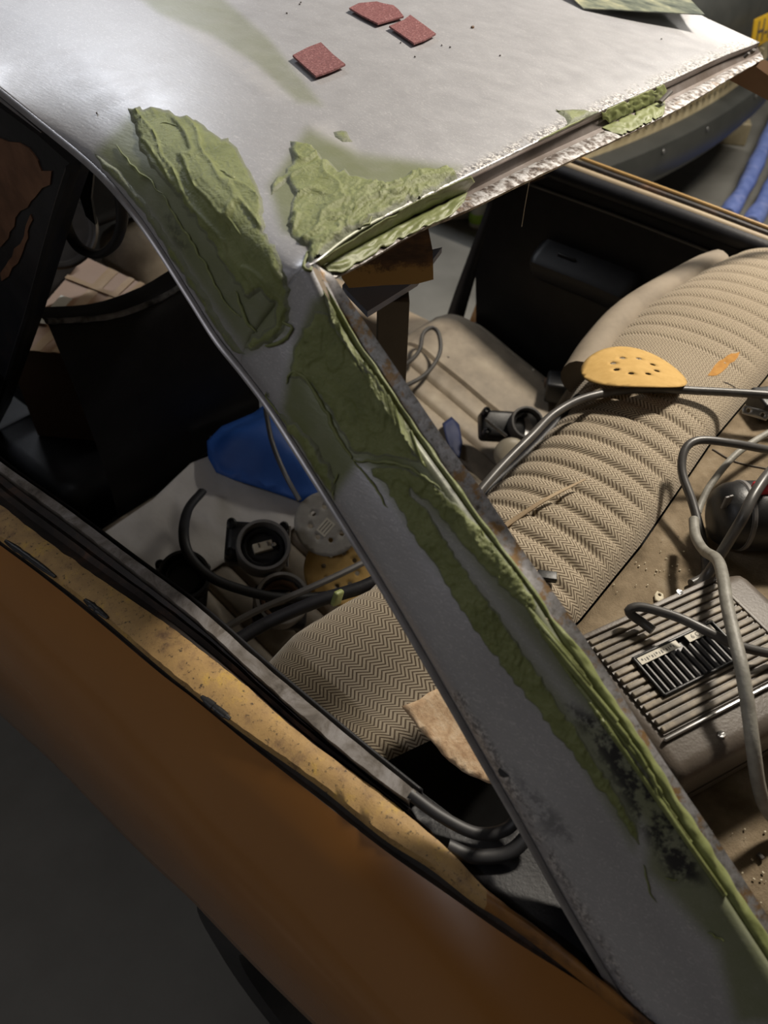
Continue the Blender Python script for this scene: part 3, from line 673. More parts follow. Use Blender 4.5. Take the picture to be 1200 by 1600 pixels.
# inner side trim (left), black, below the sill lip
ins = [[Vector((p.x+.012, p.y, p.z-.012)) for p in s1], [Vector((p.x+.03, p.y, .62)) for p in s1], [Vector((p.x+.03, p.y, .25)) for p in s1]]
MB().quadgrid(ins).build('side_trim', M_BLACKV, CAR, angle=30, solid=.004)
MB().prism([Vector((-.70, .30, .86)), Vector((-.695, .02, .87)), Vector((-.695, -.10, .60)), Vector((-.695, .30, .60))], (.012, 0, 0)).build('side_trim', M_BLACKV, CAR, smooth=False)
# left door pillar: rusty brown outside, black inner edge
XD = -.515
bp = [onX(p, XD) for p in [(-60, 130), (0, 168), (60, 212), (116, 262), (108, 290), (95, 330), (72, 410), (45, 505), (20, 580), (0, 640), (-60, 760)]]
bp += [onX(p, XD) for p in [(-200, 700), (-150, 400), (-110, 200)]]
M_DP = simple('chipped_black_paint', [(.4, (.010, .011, .014)), (.62, (.022, .022, .026)), (.8, (.06, .04, .03))], 9, .45, bump=.3, bscale=60)
DP = MB().prism(bp, (.03, .006, 0)).build('door_pillar', M_DP, CAR, smooth=False, label='door pillar with brown rust showing through black paint')
M_RB = simple('brown_rust_primer', [(.3, (.09, .042, .022)), (.55, (.17, .082, .045)), (.75, (.23, .12, .065))], 14, .6, bump=.4, bscale=80)
for k, pp in enumerate([[(-60, 190), (0, 218), (30, 222), (52, 240), (66, 266), (80, 270), (76, 288), (60, 300), (44, 322), (30, 330), (22, 352), (12, 372), (0, 385), (-60, 400)], [(2, 425), (18, 400), (36, 372), (44, 340), (50, 335), (44, 372), (34, 402), (18, 420), (4, 440)]]):
    MB().prism([onX(p, XD-.002) for p in jag(pp, 9, 2.5, k)], (.0025, 0, 0)).build('bare_patch', M_RB, DP, smooth=False)
e1 = cr([onX(p, XD-.004) for p in [(114, 262), (98, 310), (76, 385), (48, 485), (22, 565), (-4, 650)]], 40)
MB().tube(e1, .010, 8, flat=.6).build('pillar_seal', M_RUBBER, CAR)
MB().box((-.655, 1.67, .58), (.03, .86, .62), bev=.01).build('door_trim', M_BLACKV, CAR)
# ---- right side: trim panel, belt, pillar
XR = .72
pan = [onX(p, XR) for p in [(772, 305), (905, 262), (1205, 378), (1400, 455), (1400, 900), (880, 700), (744, 520), (743, 432)]]
MB().prism(pan, (.02, 0, 0)).build('side_trim', M_BLACKV, CAR, smooth=False, label='black vinyl side trim panel with armrest')
beltpx = [(700, 168), (800, 206), (905, 246), (1000, 281), (1100, 318), (1200, 356), (1400, 430)]
bt = cr([onX(p, .745) for p in beltpx], 60)
MB().tube(bt, .0045, 8).build('window_sill_edge', M_GOLD, CAR, label='ochre outer window sill edge')
bt2 = cr([onX((a, b+9), .735) for a, b in beltpx], 60)
MB().tube(bt2, .006, 8).build('glass_channel', M_CHAN, CAR)
bt3 = cr([onX((a, b+19), .722) for a, b in beltpx], 60)
MB().tube(bt3, .0085, 10, flat=.8).build('sill_lip', simple('tan_trim', [(.3, (.30, .23, .15)), (.7, (.40, .32, .21))], 9, .5), CAR)
pd = cr([onX((a, b+36), .712) for a, b in beltpx], 60)
MB().tube(pd, .018, 12, flat=1.1).build('padded_rail', M_BLACKV, CAR)
MB().tube(cr([onX(p, .716) for p in [(800, 280), (830, 289), (960, 336), (1120, 398), (1250, 450)]], 40), .0032, 8).build('trim_strip', simple('grey_piping', [(.3, (.11, .105, .10)), (.7, (.15, .145, .14))], 9, .4), CAR)
# armrest: a moulded bulge out of the trim
ar = [onX(p, .70) for p in [(836, 392), (930, 428), (1000, 458)]]; rows = []
for k, (dx, dz) in enumerate([(.02, .045), (-.005, .03), (-.055, .008), (-.066, -.004), (-.064, -.02), (-.05, -.05), (-.01, -.085), (.02, -.09)]):
    rows.append([Vector((XR-.004+dx+(.05 if i in (0, 29) else .014 if i in (1, 28) else 0), p.y, p.z+dz*.9)) for i, p in enumerate(cr(ar, 30))])
AR = MB().quadgrid(rows).build('armrest', M_BLACKV, CAR, angle=50)
MB().box(onX((885, 404), .688), (.008, .05, .016), bev=.003).build('door_pull', M_BLACKP, AR)
# right outer skin and rear right pillar, door shut line
rp = [Vector((.745, .2, .91)), Vector((.79, .2, .86)), Vector((.83, .2, .7)), Vector((.82, .2, .45)), Vector((.74, .2, .3))]
MB().quadgrid([[p+Vector((0, y-.2, 0)) for p in rp] for y in np.linspace(-.1, 1.2, 14)]).build('quarter_panel', M_ORANGE, CAR, solid=.004)
pr_ = [onX((1128, 118), .60), onX((1165, 98), .585), onX((1260, 150), .68), onX((1320, 250), .72), onX((1215, 190), .69)]
MB().prism([onX((1130, 120), .60), onX((1170, 96), .585), onX((1300, 190), .70), onX((1330, 330), .735), onX((1215, 165), .665)], (.03, -.02, 0)).build('rear_pillar', M_BROWN, CAR, smooth=False, label='brown primed right rear pillar')
# seat belt webbing at the right door opening
sb = [onX(p, .735) for p in [(800, 200), (768, 300), (735, 390), (712, 452), (694, 505)]]
sbb = [onX(p, .735) for p in [(815, 200), (786, 300), (757, 385), (738, 448), (722, 505)]]
MB().quadgrid([cr(sb, 20), cr(sbb, 20)]).build('seat_belt', M_BLACKV, CAR, solid=.002)
# sill of the right door opening and floor pan
MB().box((.70, 1.76, .27), (.12, 1.04, .12), bev=.02).build('door_sill', simple('tan_sill', [(.3, (.25, .19, .13)), (.7, (.38, .30, .21))], 14, .6), CAR)
MB().box((0, 1.1, .215), (1.36, 2.2, .02)).build('floor_pan', M_BLACKP, CAR, smooth=False)
MB().box((-.70, 1.75, .27), (.10, 1.0, .12), bev=.02).build('door_sill', M_BLACKP, CAR)
MB().box((0, 2.62, .50), (1.3, .03, .58), bev=.005).build('bulkhead', M_BLACKP, CAR)
# dashboard, bonnet, boot so that the car goes on beyond the frame
MB().box((0, 2.05, .78), (1.3, .25, .22), bev=.05).build('dashboard', M_BLACKP, CAR)
for sx in (-1, 1): MB().tube([(sx*.47, 1.98, 1.33), (sx*.60, 2.25, 1.12), (sx*.68, 2.48, .92)], .022, 10, 20).build('windscreen_pillar', M_BROWN, CAR)
bn = [[Vector((x, y, .90-.10*((y-2.4)/1.1)**2-.06*(x/.75)**4)) for x in np.linspace(-.76, .76, 20)] for y in np.linspace(2.35, 3.6, 12)]
MB().quadgrid(bn).build('bonnet', M_ORANGE, CAR, solid=.004)
# ---- parcel shelf
SHZ = .868
shp = [(-.545, .250), (-.39, .235), (-.226, .238), (.043, .259), (.27, .263), (.68, .274), (.68, -.14), (-.58, -.14)]
sheet(shp, sp=.02, fn=lambda x, y: Vector((x, y, SHZ+.0012*noise.noise(Vector((x*14, y*14, 0)))-(.0 if y < .2 else 0)))).build('parcel_shelf', M_CARPET, CAR, solid=.01, label='dusty tan carpet parcel shelf')
MB().tube(cr([onZ((1113, 702), SHZ+.001), onZ((1150, 722), SHZ+.001), onZ((1210, 735), SHZ+.001)], 20), .0016, 6).build('shelf_seam', M_POST, CAR)
dk = [[Vector((x, y, .90-.02*((y+.1)/-.6)**2-.03*(x/.7)**4)) for x in np.linspace(-.70, .70, 20)] for y in np.linspace(-.14, -.75, 10)]
MB().quadgrid(dk).build('boot_lid', M_ORANGE, CAR, solid=.004)
MB().box((0, -.13, .875), (1.3, .03, .02), bev=.005).build('window_flange', M_FLANGE, CAR)

# ================================================================== rear seat
def xf(mb, m): mb.v = [tuple(m @ Vector(v)) for v in mb.v]; return mb
def frame(o, nrm, xdir):
    z = Vector(nrm).normalized(); x = Vector(xdir); x = (x-z*x.dot(z)).normalized(); y = z.cross(x)
    m = Matrix((x, y, z)).transposed().to_4x4(); m.translation = Vector(o); return m
RS = thing('rear_seat', 'beige herringbone rear bench seat with ribbed vinyl cushion', 'car seat', (0, .6, .42))
XF = [(-.67, .545), (-.60, .525), (-.51, .475), (-.262, .463), (.0, .478), (.10, .51), (.2, .53), (.356, .542), (.588, .518), (.72, .49)]
XB = [(-.67, .31), (-.6, .27), (-.39, .238), (-.226, .241), (.043, .262), (.27, .266), (.72, .28)]
def li(L, x): return float(np.interp(x, [a for a, b in L], [b for a, b in L]))
nx, ny = 420, 44; rows = []; uvs = []; band = []; 
PROF = [(0, -.004), (.02, .006), (.06, .018), (.14, .028), (.28, .036), (.45, .038), (.62, .034), (.76, .025), (.88, .010), (.96, -.008), (1.03, -.034), (1.10, -.075)]
PRC = cr([Vector((a, b, 0)) for a, b in PROF], ny)
PRF = cr([Vector((a, b, 0)) for a, b in [(1.10, -.075), (1.2, -.14), (1.32, -.25), (1.42, -.38), (1.45, -.44)]], 10)
def ribs(x):
    if -.425 < x < .045: pitch, x0, e = .0392, -.425, min(1, (x+.425)/.03)
    elif .215 < x < .66: pitch, x0, e = .0445, .215, .65
    else: return 0
    f = ((x-x0)/pitch) % 1; d = min(f, 1-f)*pitch
    return e*(-.0048*math.exp(-(d/.005)**2)+.0026*math.sin(math.pi*f))
for i in range(nx):
    x = -.675+i*(.68+.675)/(nx-1); yf = li(XF, x); yb = li(XB, x)
    zb = .872; drop = 0
    if x < -.47: drop = .115*((-.47-x)/.2)**1.7
    rb = ribs(x); row = []; arc = 0; prev = None
    for k, q in enumerate(PRC):
        t = q.x; amp = sst(.02, .16, t)
        z = zb+q.y-drop*(.35+.65*sst(-.1, .5, t)) + rb*amp
        p = Vector((x, yb+(yf-yb)*t, z+.0015*noise.noise(Vector((x*7, t*2, 0)))))
        if prev: arc += (p-prev).length
        prev = p; row.append(p); uvs.append((x*1.0, arc))
    rows.append(row)
    band.append([row[-1]]+[Vector((x, yb+(yf-yb)*q.x, zb+q.y-drop)) for q in PRF[1:]])
mbk = MB().quadgrid(rows)
SEATBV = BVHTree.FromPolygons([Vector(v) for v in mbk.v], mbk.f)
BK = mbk.build('backrest', M_HERR, RS, uv=uvs, angle=180, label='herringbone cloth backrest top with stitched ribs')
MB().quadgrid(band).build('backrest_front', M_PIPE, BK, angle=60)
def on_seat(p, lift=0):
    d = ray(*p).normalized(); h = SEATBV.ray_cast(CAM, d)
    if h[0] is None: h = SEATBV.find_nearest(onZ(p, .90))
    nn = h[1] if h[1].z > 0 else -h[1]
    return h[0]+nn*lift, nn
# dark piping along the left front edge
MB().tube(cr([onZ((352, 1012), .79), onZ((420, 972), .80), onZ((500, 938), .815), onZ((590, 906), .825), onZ((690, 830), .84), onZ((770, 758), .845), onZ((835, 698), .85), onZ((905, 622), .855)], 60), .009, 10).build('backrest_piping', M_BLACKV, BK, label='black edge trim')
# smooth beige front roll (right half)
fr = [(.09, .515), (.2, .538), (.356, .552), (.588, .524), (.65, .508)]
MB().tube(cr([Vector((a, b+.0, .845)) for a, b in fr], 30), .035, 16).build('backrest_roll', M_PIPE, BK)
# cushion
rows = []
for i in range(260):
    x = -.67+i*1.36/259; row = []
    f = ((x+.67)/.068) % 1; d = min(f, 1-f)*.068
    rb = (-.012*math.exp(-(d/.006)**2)+.006*math.sin(math.pi*f)) if x < .43 else .012*math.sin(math.pi*min(1, (x-.43)/.25))
    edge = -.05*sst(.60, .69, x)-.05*sst(.62, .67, -x)
    for k in range(40):
        t = k/39; y = .60+t*.60
        z = .372+(y-.75)*.30+rb*sst(0, .1, t)*(1-sst(.93, 1, t))+edge*sst(0, .3, t)
        if y > 1.10: z -= .9*(y-1.10)**1.6*2.2
        row.append(Vector((x, y, z+.003*noise.noise(Vector((x*9, y*9, 0))))))
    row += [Vector((x, 1.205, .36)), Vector((x, 1.19, .26))]
    rows.append(row)
mcu = MB().quadgrid(rows); CUBV = BVHTree.FromPolygons([Vector(v) for v in mcu.v], mcu.f)
mcu.build('cushion', M_VINYL, RS, angle=60, label='dusty ribbed vinyl seat cushion', solid=.004)
def on_cush(p, lift=0):
    d = ray(*p).normalized(); h = CUBV.ray_cast(CAM, d)
    if h[0] is None: h = CUBV.find_nearest(onZ(p, .44))
    return h[0]+Vector((0, 0, lift)), Vector((0, -.28, .96))

def over(p, h): return onPl(p, Vector((0, .75, .384))+Vector((0, -.287, .958))*h, (0, -.287, .958))
# ================================================================== driver seat (black) and front passenger seat
DS = thing('driver_seat', 'black vinyl front seat with a worn pale top edge beside the door pillar', 'car seat', (-.28, 1.3, .225))
YS = 1.26
topE = [onY(p, YS) for p in [(-40, 520), (0, 514), (40, 510), (100, 508), (180, 500), (250, 474), (300, 444), (360, 410)]]
te = [Vector((max(-.47, p.x), p.y, p.z)) for p in cr(topE, 40)]; te = [p for i, p in enumerate(te) if i == len(te)-1 or te[i+1].x > p.x+1e-4]
rows = []
for k in range(12):
    t = k/11; row = []
    for p in te: row.append(Vector((p.x, YS-.055*t+.03*t*t-.02*math.sin(math.pi*t), p.z*(1-t)+.34*t)))
    rows.append(row)
mb = MB().quadgrid([[p+Vector((0, .09, -.02)) for p in te], [p+Vector((0, .06, .012)) for p in te], [p+Vector((0, .02, .010)) for p in te]]+rows)
mb.build('backrest', M_BLACKV, DS, angle=70)
MB().tube([p+Vector((0, .002, .008)) for p in te], lambda t: .0065+.002*noise.noise(Vector((t*20, 0, 0))), 8, flat=.8).build('worn_edge', simple('worn_pale_vinyl', [(.35, (.03, .03, .03)), (.52, (.22, .215, .22)), (.7, (.37, .36, .365))], 30, .8), DS, label='frayed pale piping')
MB().box((-.30, 1.50, .40), (.46, .36, .12), bev=.04).build('cushion', M_BLACKV, DS)
MB().tube([onY((165, 838), 1.232), onY((330, 695), 1.232), onY((425, 648), 1.232)], .012, 8, 20).build('seat_bar', M_BLACKP, DS)
MB().tube([onY((330, 686), 1.19), onY((425, 645), 1.19)], .006, 8).build('seat_rail', M_ALU, DS)
MB().box((-.27, 1.50, .285), (.40, .40, .11), bev=.01).build('seat_base', M_BLACKP, DS)
PS = thing('passenger_seat', 'beige front seat standing beyond the taped cardboard box', 'car seat', (.35, 2.0, .225))
c = onZ((208, 398), .60)
MB().box((c.x+.20, c.y+.09, c.z-.13), (.46, .15, .34), Matrix.Rotation(-.10, 3, 'X'), .07).build('backrest', M_VINYL, PS, angle=70)
MB().box((c.x+.20, c.y+.30, .315), (.46, .28, .16), bev=.04).build('cushion', M_VINYL, PS)
# cardboard box with tape
BX = thing('cardboard_box', 'brown cardboard box wrapped in shiny tape behind the black seat', 'box', onZ((150, 480), .225))
zb = .70
q = [onZ(p, zb) for p in [(8, 545), (133, 401), (262, 462), (140, 556)]]
MB().prism(q, (0, 0, -(zb-.463))).build('carton', M_CARD, BX, smooth=False)
def lerp4(u, v): return q[0].lerp(q[1], v).lerp(q[3].lerp(q[2], v), u)
for k, (a, b, c_, d) in enumerate([(.30, .42, 0, 1), (.55, .62, 0, 1), (0, 1, .30, .38), (.68, .74, 0, 1), (0, 1, .72, .76)]):
    MB().prism([lerp4(a, c_)+Vector((0, 0, .0008*(k+1))), lerp4(a, d)+Vector((0, 0, .0008*(k+1))), lerp4(b, d)+Vector((0, 0, .0008*(k+1))), lerp4(b, c_)+Vector((0, 0, .0008*(k+1)))], (0, 0, .0006)).build('tape_strip', M_TAPE, BX, smooth=False)
MB().prism([lerp4(.12, .25)+Vector((0, 0, .006)), lerp4(.12, .55)+Vector((0, 0, .006)), lerp4(.26, .55)+Vector((0, 0, .006)), lerp4(.26, .25)+Vector((0, 0, .006))], (0, 0, .0006)).build('shipping_label', M_LABEL, BX, smooth=False)
# hanging rubber loop
hc = onX((150, 330), -.53)
pts = [onX(p, -.462) for p in [(118, 262), (104, 300), (104, 350), (122, 385), (152, 397), (178, 382), (190, 350), (189, 312), (180, 285)]]
o = MB().tube(pts, .0085, 12, 60, flat=.75).build('rubber_loop', M_RUBBER, origin=pts[4]); tag(o, 'glossy black rubber loop hanging beside the door pillar', 'rubber seal')
MB().prism([onX(p, -.445) for p in [(122, 262), (146, 270), (142, 310), (149, 352), (134, 338), (122, 300)]], (.006, .004, 0)).build('strap_tail', M_RUBBER, o, smooth=False)
# gauge and grey case at the far front
g = onZ((82, 352), .86)
GP = frame(g, (-.25, -.9, .35), (1, 0, 0))
xf(MB().lathe([(0, .01), (.075, .01), (.078, .02), (.088, .02), (.09, .0), (.09, -.05), (0, -.05)], 36), GP).build('gauge', M_GREYP, CAR)
xf(MB().lathe([(.083, .018), (.086, .026), (.092, .024), (.093, .01), (.088, .004)], 36), GP).build('gauge_ring', M_CHROME, CAR)
o = MB().box(onZ((58, 440), .72)+Vector((.02, .12, -.16)), (.22, .16, .42), bev=.015).build('instrument_cowl', M_GREYP, CAR)

# ================================================================== roof prop: block, board, post
o0 = Vector((-.385, .570, 1.2)); nv = Vector((.70, .714, 0))
PSTT = onZ((617, 478), 1.135)
pw = .021
o = MB().box((PSTT.x+.018, PSTT.y+.018, (1.138+.41)/2), (.040, .040, 1.138-.41), Matrix.Rotation(math.radians(42), 3, 'Z'), .002).build('prop_post', M_POST, smooth=False, origin=(PSTT.x+.018, PSTT.y+.018, .41))
tag(o, 'upright brown post propping the roof beneath the blue board', 'post')
bq = [onZ(p, 1.142) for p in [(535, 455), (560, 425), (690, 395), (652, 447), (574, 496)]]
o = MB().prism(bq, (0, 0, .008)).build('prop_board', M_BLUEP, smooth=False, origin=bq[3]); tag(o, 'thin pale blue board under the charred wood block', 'board')
fp = [onPl(p, o0, nv) for p in [(532, 405), (600, 368), (660, 350), (668, 352), (676, 392), (677, 437), (650, 444), (600, 446), (545, 450), (534, 434)]]
zmin = min(p.z for p in fp); fp = [p+Vector((0, 0, max(0, 1.151-p.z))) for p in fp]
bmx = MB()
for k, s in enumerate((0, .5, 1)): pass
rows = [[p+nv*(.07*s)+Vector((.001*noise.noise(p*90+Vector((s*9, 0, 0))), 0, .0012*noise.noise(p*70))) for p in fp] for s in np.linspace(0, 1, 8)]
bmx.quadgrid(rows, cu=True); bmx.f.append(tuple(range(len(fp)))[::-1]); bmx.f.append(tuple(7*len(fp)+i for i in range(len(fp))))
o = bmx.build('wood_block', M_WOOD, angle=35, origin=fp[8]); tag(o, 'charred brown wood block with ochre paint wedged under the roof edge', 'wood block')

# ================================================================== abrasive discs
def disc(name, label, c, nrm, xd, R, m, bend=0, nh=8, rh=.0048, rr=.034, a0=.2, group=None, curl=0):
    holes = [circ(rr*math.cos(2*math.pi*k/nh+a0), rr*math.sin(2*math.pi*k/nh+a0), rh, 14) for k in range(nh)]
    mt = frame(c, nrm, xd)
    f = lambda x, y: mt @ Vector((x, y, -bend*x*x+curl*y*y*(1 if y > 0 else .3)))
    mb = sheet(circ(0, 0, R, 64), holes, .008, f)
    o = mb.build(name, m, solid=.0012, origin=c, off=0); tag(o, label, 'sanding disc', group); return o
P_, _ = on_seat((990, 597), .026)
disc('sanding_disc', 'yellow round sanding disc bowed over a cable on the seat', P_+Vector((0, .0, .004)), (.16, .14, 1), RT, .082, M_DISC, bend=2.6, a0=.35)
P_ = over((512, 818), .125)
dw = disc('sanding_disc', 'greyish white round sanding disc with a paper sticker', P_, (-.26, -.46, .85), RT, .066, M_DISCW, bend=.4)
mt = frame(P_, (-.26, -.46, .85), RT)
xf(MB().box((-.004, -.008, .0018), (.034, .022, .0008), Matrix.Rotation(.9, 3, 'Z')), mt).build('sticker', M_LABEL, dw, smooth=False)
for k in range(3): xf(MB().box((-.004+(.006*k-.006)*.78, -.008+(.006*k-.006)*-.62+.0, .0024), (.026, .0016, .0003), Matrix.Rotation(.9, 3, 'Z')), mt).build('print_line', M_INK, dw, smooth=False)
P_ = over((532, 890), .085)
disc('sanding_disc', 'yellow flat sanding disc lying among the lamp housings', P_, (-.26, -.46, .85), RT, .072, M_DISC, bend=.8, a0=.6)

# ================================================================== sandpaper pieces and plate on the roof
def roof_sheet(name, px, m, lift, th, curl=0, parent=None):
    cx = sum(p[0] for p in px)/len(px); cy = sum(p[1] for p in px)/len(px)
    def f(x, y):
        P_, N_ = stick((x, y)); r = math.hypot(x-cx, y-cy)/50; return P_+N_*(lift+curl*r*r)
    mb = sheet(px, sp=6, fn=f); c_, _ = stick((cx, cy)); return mb.build(name, m, solid=th, origin=c_, smooth=False)
o = roof_sheet('sandpaper', [(457, 95), (480, 82), (501, 74), (520, 93), (539, 109), (516, 119), (493, 127), (476, 112)], M_RED, .0035, .0022, .001); tag(o, 'red square sandpaper piece lying alone on the bare roof', 'sandpaper')
o = roof_sheet('sandpaper', [(545, 20), (560, 12), (588, 9), (598, 12), (614, 15), (622, 22), (630, 33), (610, 38), (590, 44), (568, 33)], M_RED, .0035, .0022, .0008); tag(o, 'red sandpaper piece with a torn ragged edge on the roof', 'sandpaper')
o = roof_sheet('sandpaper', [(607, 48), (630, 38), (640, 30), (662, 46), (680, 60), (663, 69), (646, 75), (625, 60)], M_RED, .0035, .0022, .0008); tag(o, 'red square sandpaper piece touching the torn one', 'sandpaper')
pl = [(872, -30), (888, -8), (912, 14), (960, 16), (1010, 19), (1060, 22), (1101, 24), (1060, -18), (1010, -40), (930, -48)]
_pc, _pn = stick((985, 10)); _pn = (_pn+Vector((-.02, -.03, 0))).normalized(); _pc = _pc+_pn*.021
o = sheet(pl, sp=8, fn=lambda x, y: onPl((x, y), _pc, _pn)+_pn*.0006*noise.noise(Vector((x*.05, y*.2, 0)))).build('mixing_plate', M_GLUE, solid=.0016, origin=_pc, smooth=False); tag(o, 'thin mixing plate smeared with pale filler on the roof', 'plate')
roof_sheet('plate_foot', [(985, 12), (1005, 13), (1010, 4), (990, 2)], M_LABEL, .0005, .0112, parent=o)
bpy.context.view_layer.update(); ft = bpy.data.objects['plate_foot']; attach(ft, o)
# flange slots: solid dark tubes painted as the shade inside the holes
for px, d_ in (((1036, 156), .018), ((1163, 90), .007), ((1172, 84), .006)):
    a = onZ((px[0]-d_*500, px[1]+d_*420), 1.268); b = onZ((px[0]+d_*420, px[1]-d_*500), 1.275)
    MB().tube([a+Vector((0, -.003, .004)), b+Vector((0, -.003, .004))], .004, 8, flat=.6).build('drain_slot_shade', M_INK, ROOF)
# stray fibre hanging from the roof flange
a = onZ((827, 284), 1.262)
o = MB().tube([a, a+Vector((0, .001, -.03)), a+Vector((-.002, 0, -.055))], .0005, 5, 10).build('stray_fibre', M_LABEL, origin=a); tag(o, 'single pale fibre dangling from the roof flange', 'fibre')

# ================================================================== lamp housings
def lamp_unit(label, c, nrm, xd, r, body, ringm, inm, conn, group='lamp housings on the rear seat', chrome=None):
    t = thing('lamp_housing', label, 'lamp housing', c, group)
    m = frame(c, nrm, xd)
    bx, by, bw, bh, bt = body
    xf(MB().box((bx, by, -bt/2-.01), (bw, bh, bt), bev=.012), m).build('body', M_BLACKP, t)
    xf(MB().lathe([(r*.80, -.03), (r*.98, -.03), (r, -.02), (r, .016), (r*.97, .022), (r*.86, .022), (r*.83, .016), (r*.80, -.028), (r*.70, -.032), (0, -.034)], 44), m).build('socket_ring', ringm, t)
    xf(MB().lathe([(r*.78, .004), (r*.70, .008), (r*.62, .002), (r*.60, -.012), (0, -.018)], 12), m).build('socket_insert', inm, t)
    if conn:
        cn = xf(MB().box((0, .002, -.002), (r*.75, r*.36, .014), Matrix.Rotation(.35, 3, 'Z'), .002), m).build('connector', M_CREAM, t)
        for s in (-1, 1): xf(MB().box((s*r*.16, .004+s*r*.05, .006), (r*.07, r*.16, .006), Matrix.Rotation(.35, 3, 'Z')), m).build('contact_tab', M_CHROME, cn, smooth=False)
        xf(MB().lathe([(0, .012), (.004, .011), (.006, .006), (.006, 0)], 12), m @ Matrix.Translation((r*.38, r*.1, 0))).build('bulb_tip', M_CHROME, t)
    for k, (px_, py_) in enumerate([(bx-bw*.42, by+bh*.36), (bx+bw*.42, by+bh*.36), (bx-bw*.42, by-bh*.36)]):
        xf(MB().lathe([(.009, -.012), (.009, .004), (.005, .007), (.004, .003), (0, .003)], 14), m @ Matrix.Translation((px_, py_, 0))).build('mounting_lug', M_BLACKP, t)
    if chrome:
        a, b, rr = chrome; xf(MB().tube([Vector(a), (Vector(a)+Vector(b))/2, Vector(b)], rr, 8), m).build('bright_edge', M_CHROME, t)
    return t
N1 = (-.34, -.44, .83)
lamp_unit('black lamp housing with grey socket ring beside the white disc', over((411, 856), .150), (-.18, -.40, .90), RT, .050, (-.012, .016, .115, .080, .05), M_GREYP, M_BLACKP, True, chrome=((.048, -.030, -.012), (.048, .05, -.012), .003))
lamp_unit('black lamp housing with empty dark socket beside the sill', over((288, 902), .125), (-.16, -.42, .89), RT, .046, (-.004, -.012, .095, .09, .05), M_BLACKP, M_BLACKP, False)
lamp_unit('lamp housing with bright metal ring and brown inside', over((440, 938), .112), (-.18, -.42, .88), RT, .050, (0, -.010, .10, .075, .04), M_ALU, M_BROWN, True)
lamp_unit('lamp housing with grey ring near the cushion seam', over((820, 664), .120), (-.30, -.46, .83), RT, .040, (-.046, .004, .11, .07, .045), M_GREYP, M_ALU, False, chrome=((-.100, .005, .012), (-.050, -.034, .012), .004))
c = over((798, 710), .128); mt = frame(c, (-.55, -.60, .58), RT)
o = xf(MB().lathe([(0, .012), (.020, .011), (.033, .007), (.038, 0), (.036, -.012), (.0, -.014)], 32), mt).build('cream_cap', M_CREAM, origin=c); tag(o, 'cream plastic cap leaning on the grey ringed lamp housing', 'cap')
for s in (-1, 1): xf(MB().box((s*.020, -.012, .012), (.008, .004, .004)), mt).build('clip', M_INK, o, smooth=False)

# ================================================================== soft things on the rear cushion
def cloth(name, px, m, h, amp, label, cat, th=.003, sc=.02, seed=0, sp=9, bulge=0, fold=1):
    cx = sum(p[0] for p in px)/len(px); cy = sum(p[1] for p in px)/len(px)
    def f(x, y):
        P_ = onPl((x, y), (0, .75, .380), (0, -.287, .958)); d = pdist(x, y, px)
        z = h+amp*(noise.noise(Vector((x*sc, y*sc*fold, seed)))+.5*abs(noise.noise(Vector((x*sc*2.2, y*sc*2.2, seed+3))))) + bulge*sst(0, 55, d)
        return P_+Vector((0, 0, max(.003, z)))
    o = sheet(px, sp=sp, fn=f).build(name, m, solid=th, origin=on_cush((cx, cy))[0], angle=80); tag(o, label, cat); return o
cloth('white_sheet', [(120, 880), (165, 838), (240, 790), (300, 735), (380, 700), (470, 760), (500, 800), (440, 850), (360, 880), (280, 930), (220, 940), (150, 910)], M_WHITE, .012, .012, 'crumpled off-white plastic sheet under the lamp housings', 'sheet', seed=2, sc=.017)
cloth('blue_bag', [(330, 740), (328, 715), (350, 690), (400, 668), (440, 640), (480, 690), (520, 770), (500, 800), (470, 806), (420, 790), (370, 775), (342, 762)], M_BLUE, .044, .012, 'bright blue cloth bag beneath the black cable', 'bag', seed=6, bulge=.05, sc=.014)
cloth('navy_cloth', [(690, 672), (704, 662), (716, 675), (721, 705), (716, 728), (700, 715)], simple('navy_cloth', [(.3, (.008, .014, .05)), (.7, (.015, .025, .09))], 9, .6), .02, .004, 'dark navy lump of cloth on the ribbed cushion', 'cloth', seed=7, bulge=.03, sp=6)
o = MB().tube([over(p, h) for p, h in [((316, 768), .07), ((294, 796), .11), ((287, 835), .17), ((297, 870), .182), ((330, 902), .186), ((380, 922), .188), ((440, 934), .188), ((510, 931), .175), ((570, 915), .16), ((620, 890), .15)]], .0095, 10, 80, flat=.75).build('rubber_strip', M_RUBBER, origin=on_cush((380, 922))[0])
tag(o, 'long curved black rubber strip lying over the lamp housings', 'rubber strip')
o = MB().tube([over(p, h) for p, h in [((345, 985), .20), ((400, 955), .208), ((470, 925), .212), ((540, 893), .205), ((600, 862), .19)]], .006, 8, 40).build('grey_rod', M_GREYP, origin=on_cush((470, 925))[0]); tag(o, 'slim grey rod lying across the yellow disc edge', 'rod')
o = MB().tube([over(p, h) for p, h in [((415, 640), .16), ((425, 690), .17), ((445, 740), .165), ((468, 782), .15)]], .005, 8, 40).build('thin_cable', M_CABLE, origin=on_cush((445, 740))[0]); tag(o, 'thin dark cable running across the blue bag', 'cable')
o = MB().tube([over(p, h) for p, h in [((612, 610), .05), ((640, 600), .04), ((668, 582), .04), ((687, 552), .045), ((686, 523), .06), ((675, 512), .06), ((661, 522), .055), ((655, 548), .05), ((635, 568), .055), ((600, 580), .07)]], .0055, 8, 60).build('cord_loop', M_ROPE, origin=on_cush((675, 570))[0]); tag(o, 'dark cord looped on the ribbed seat cushion', 'cord')
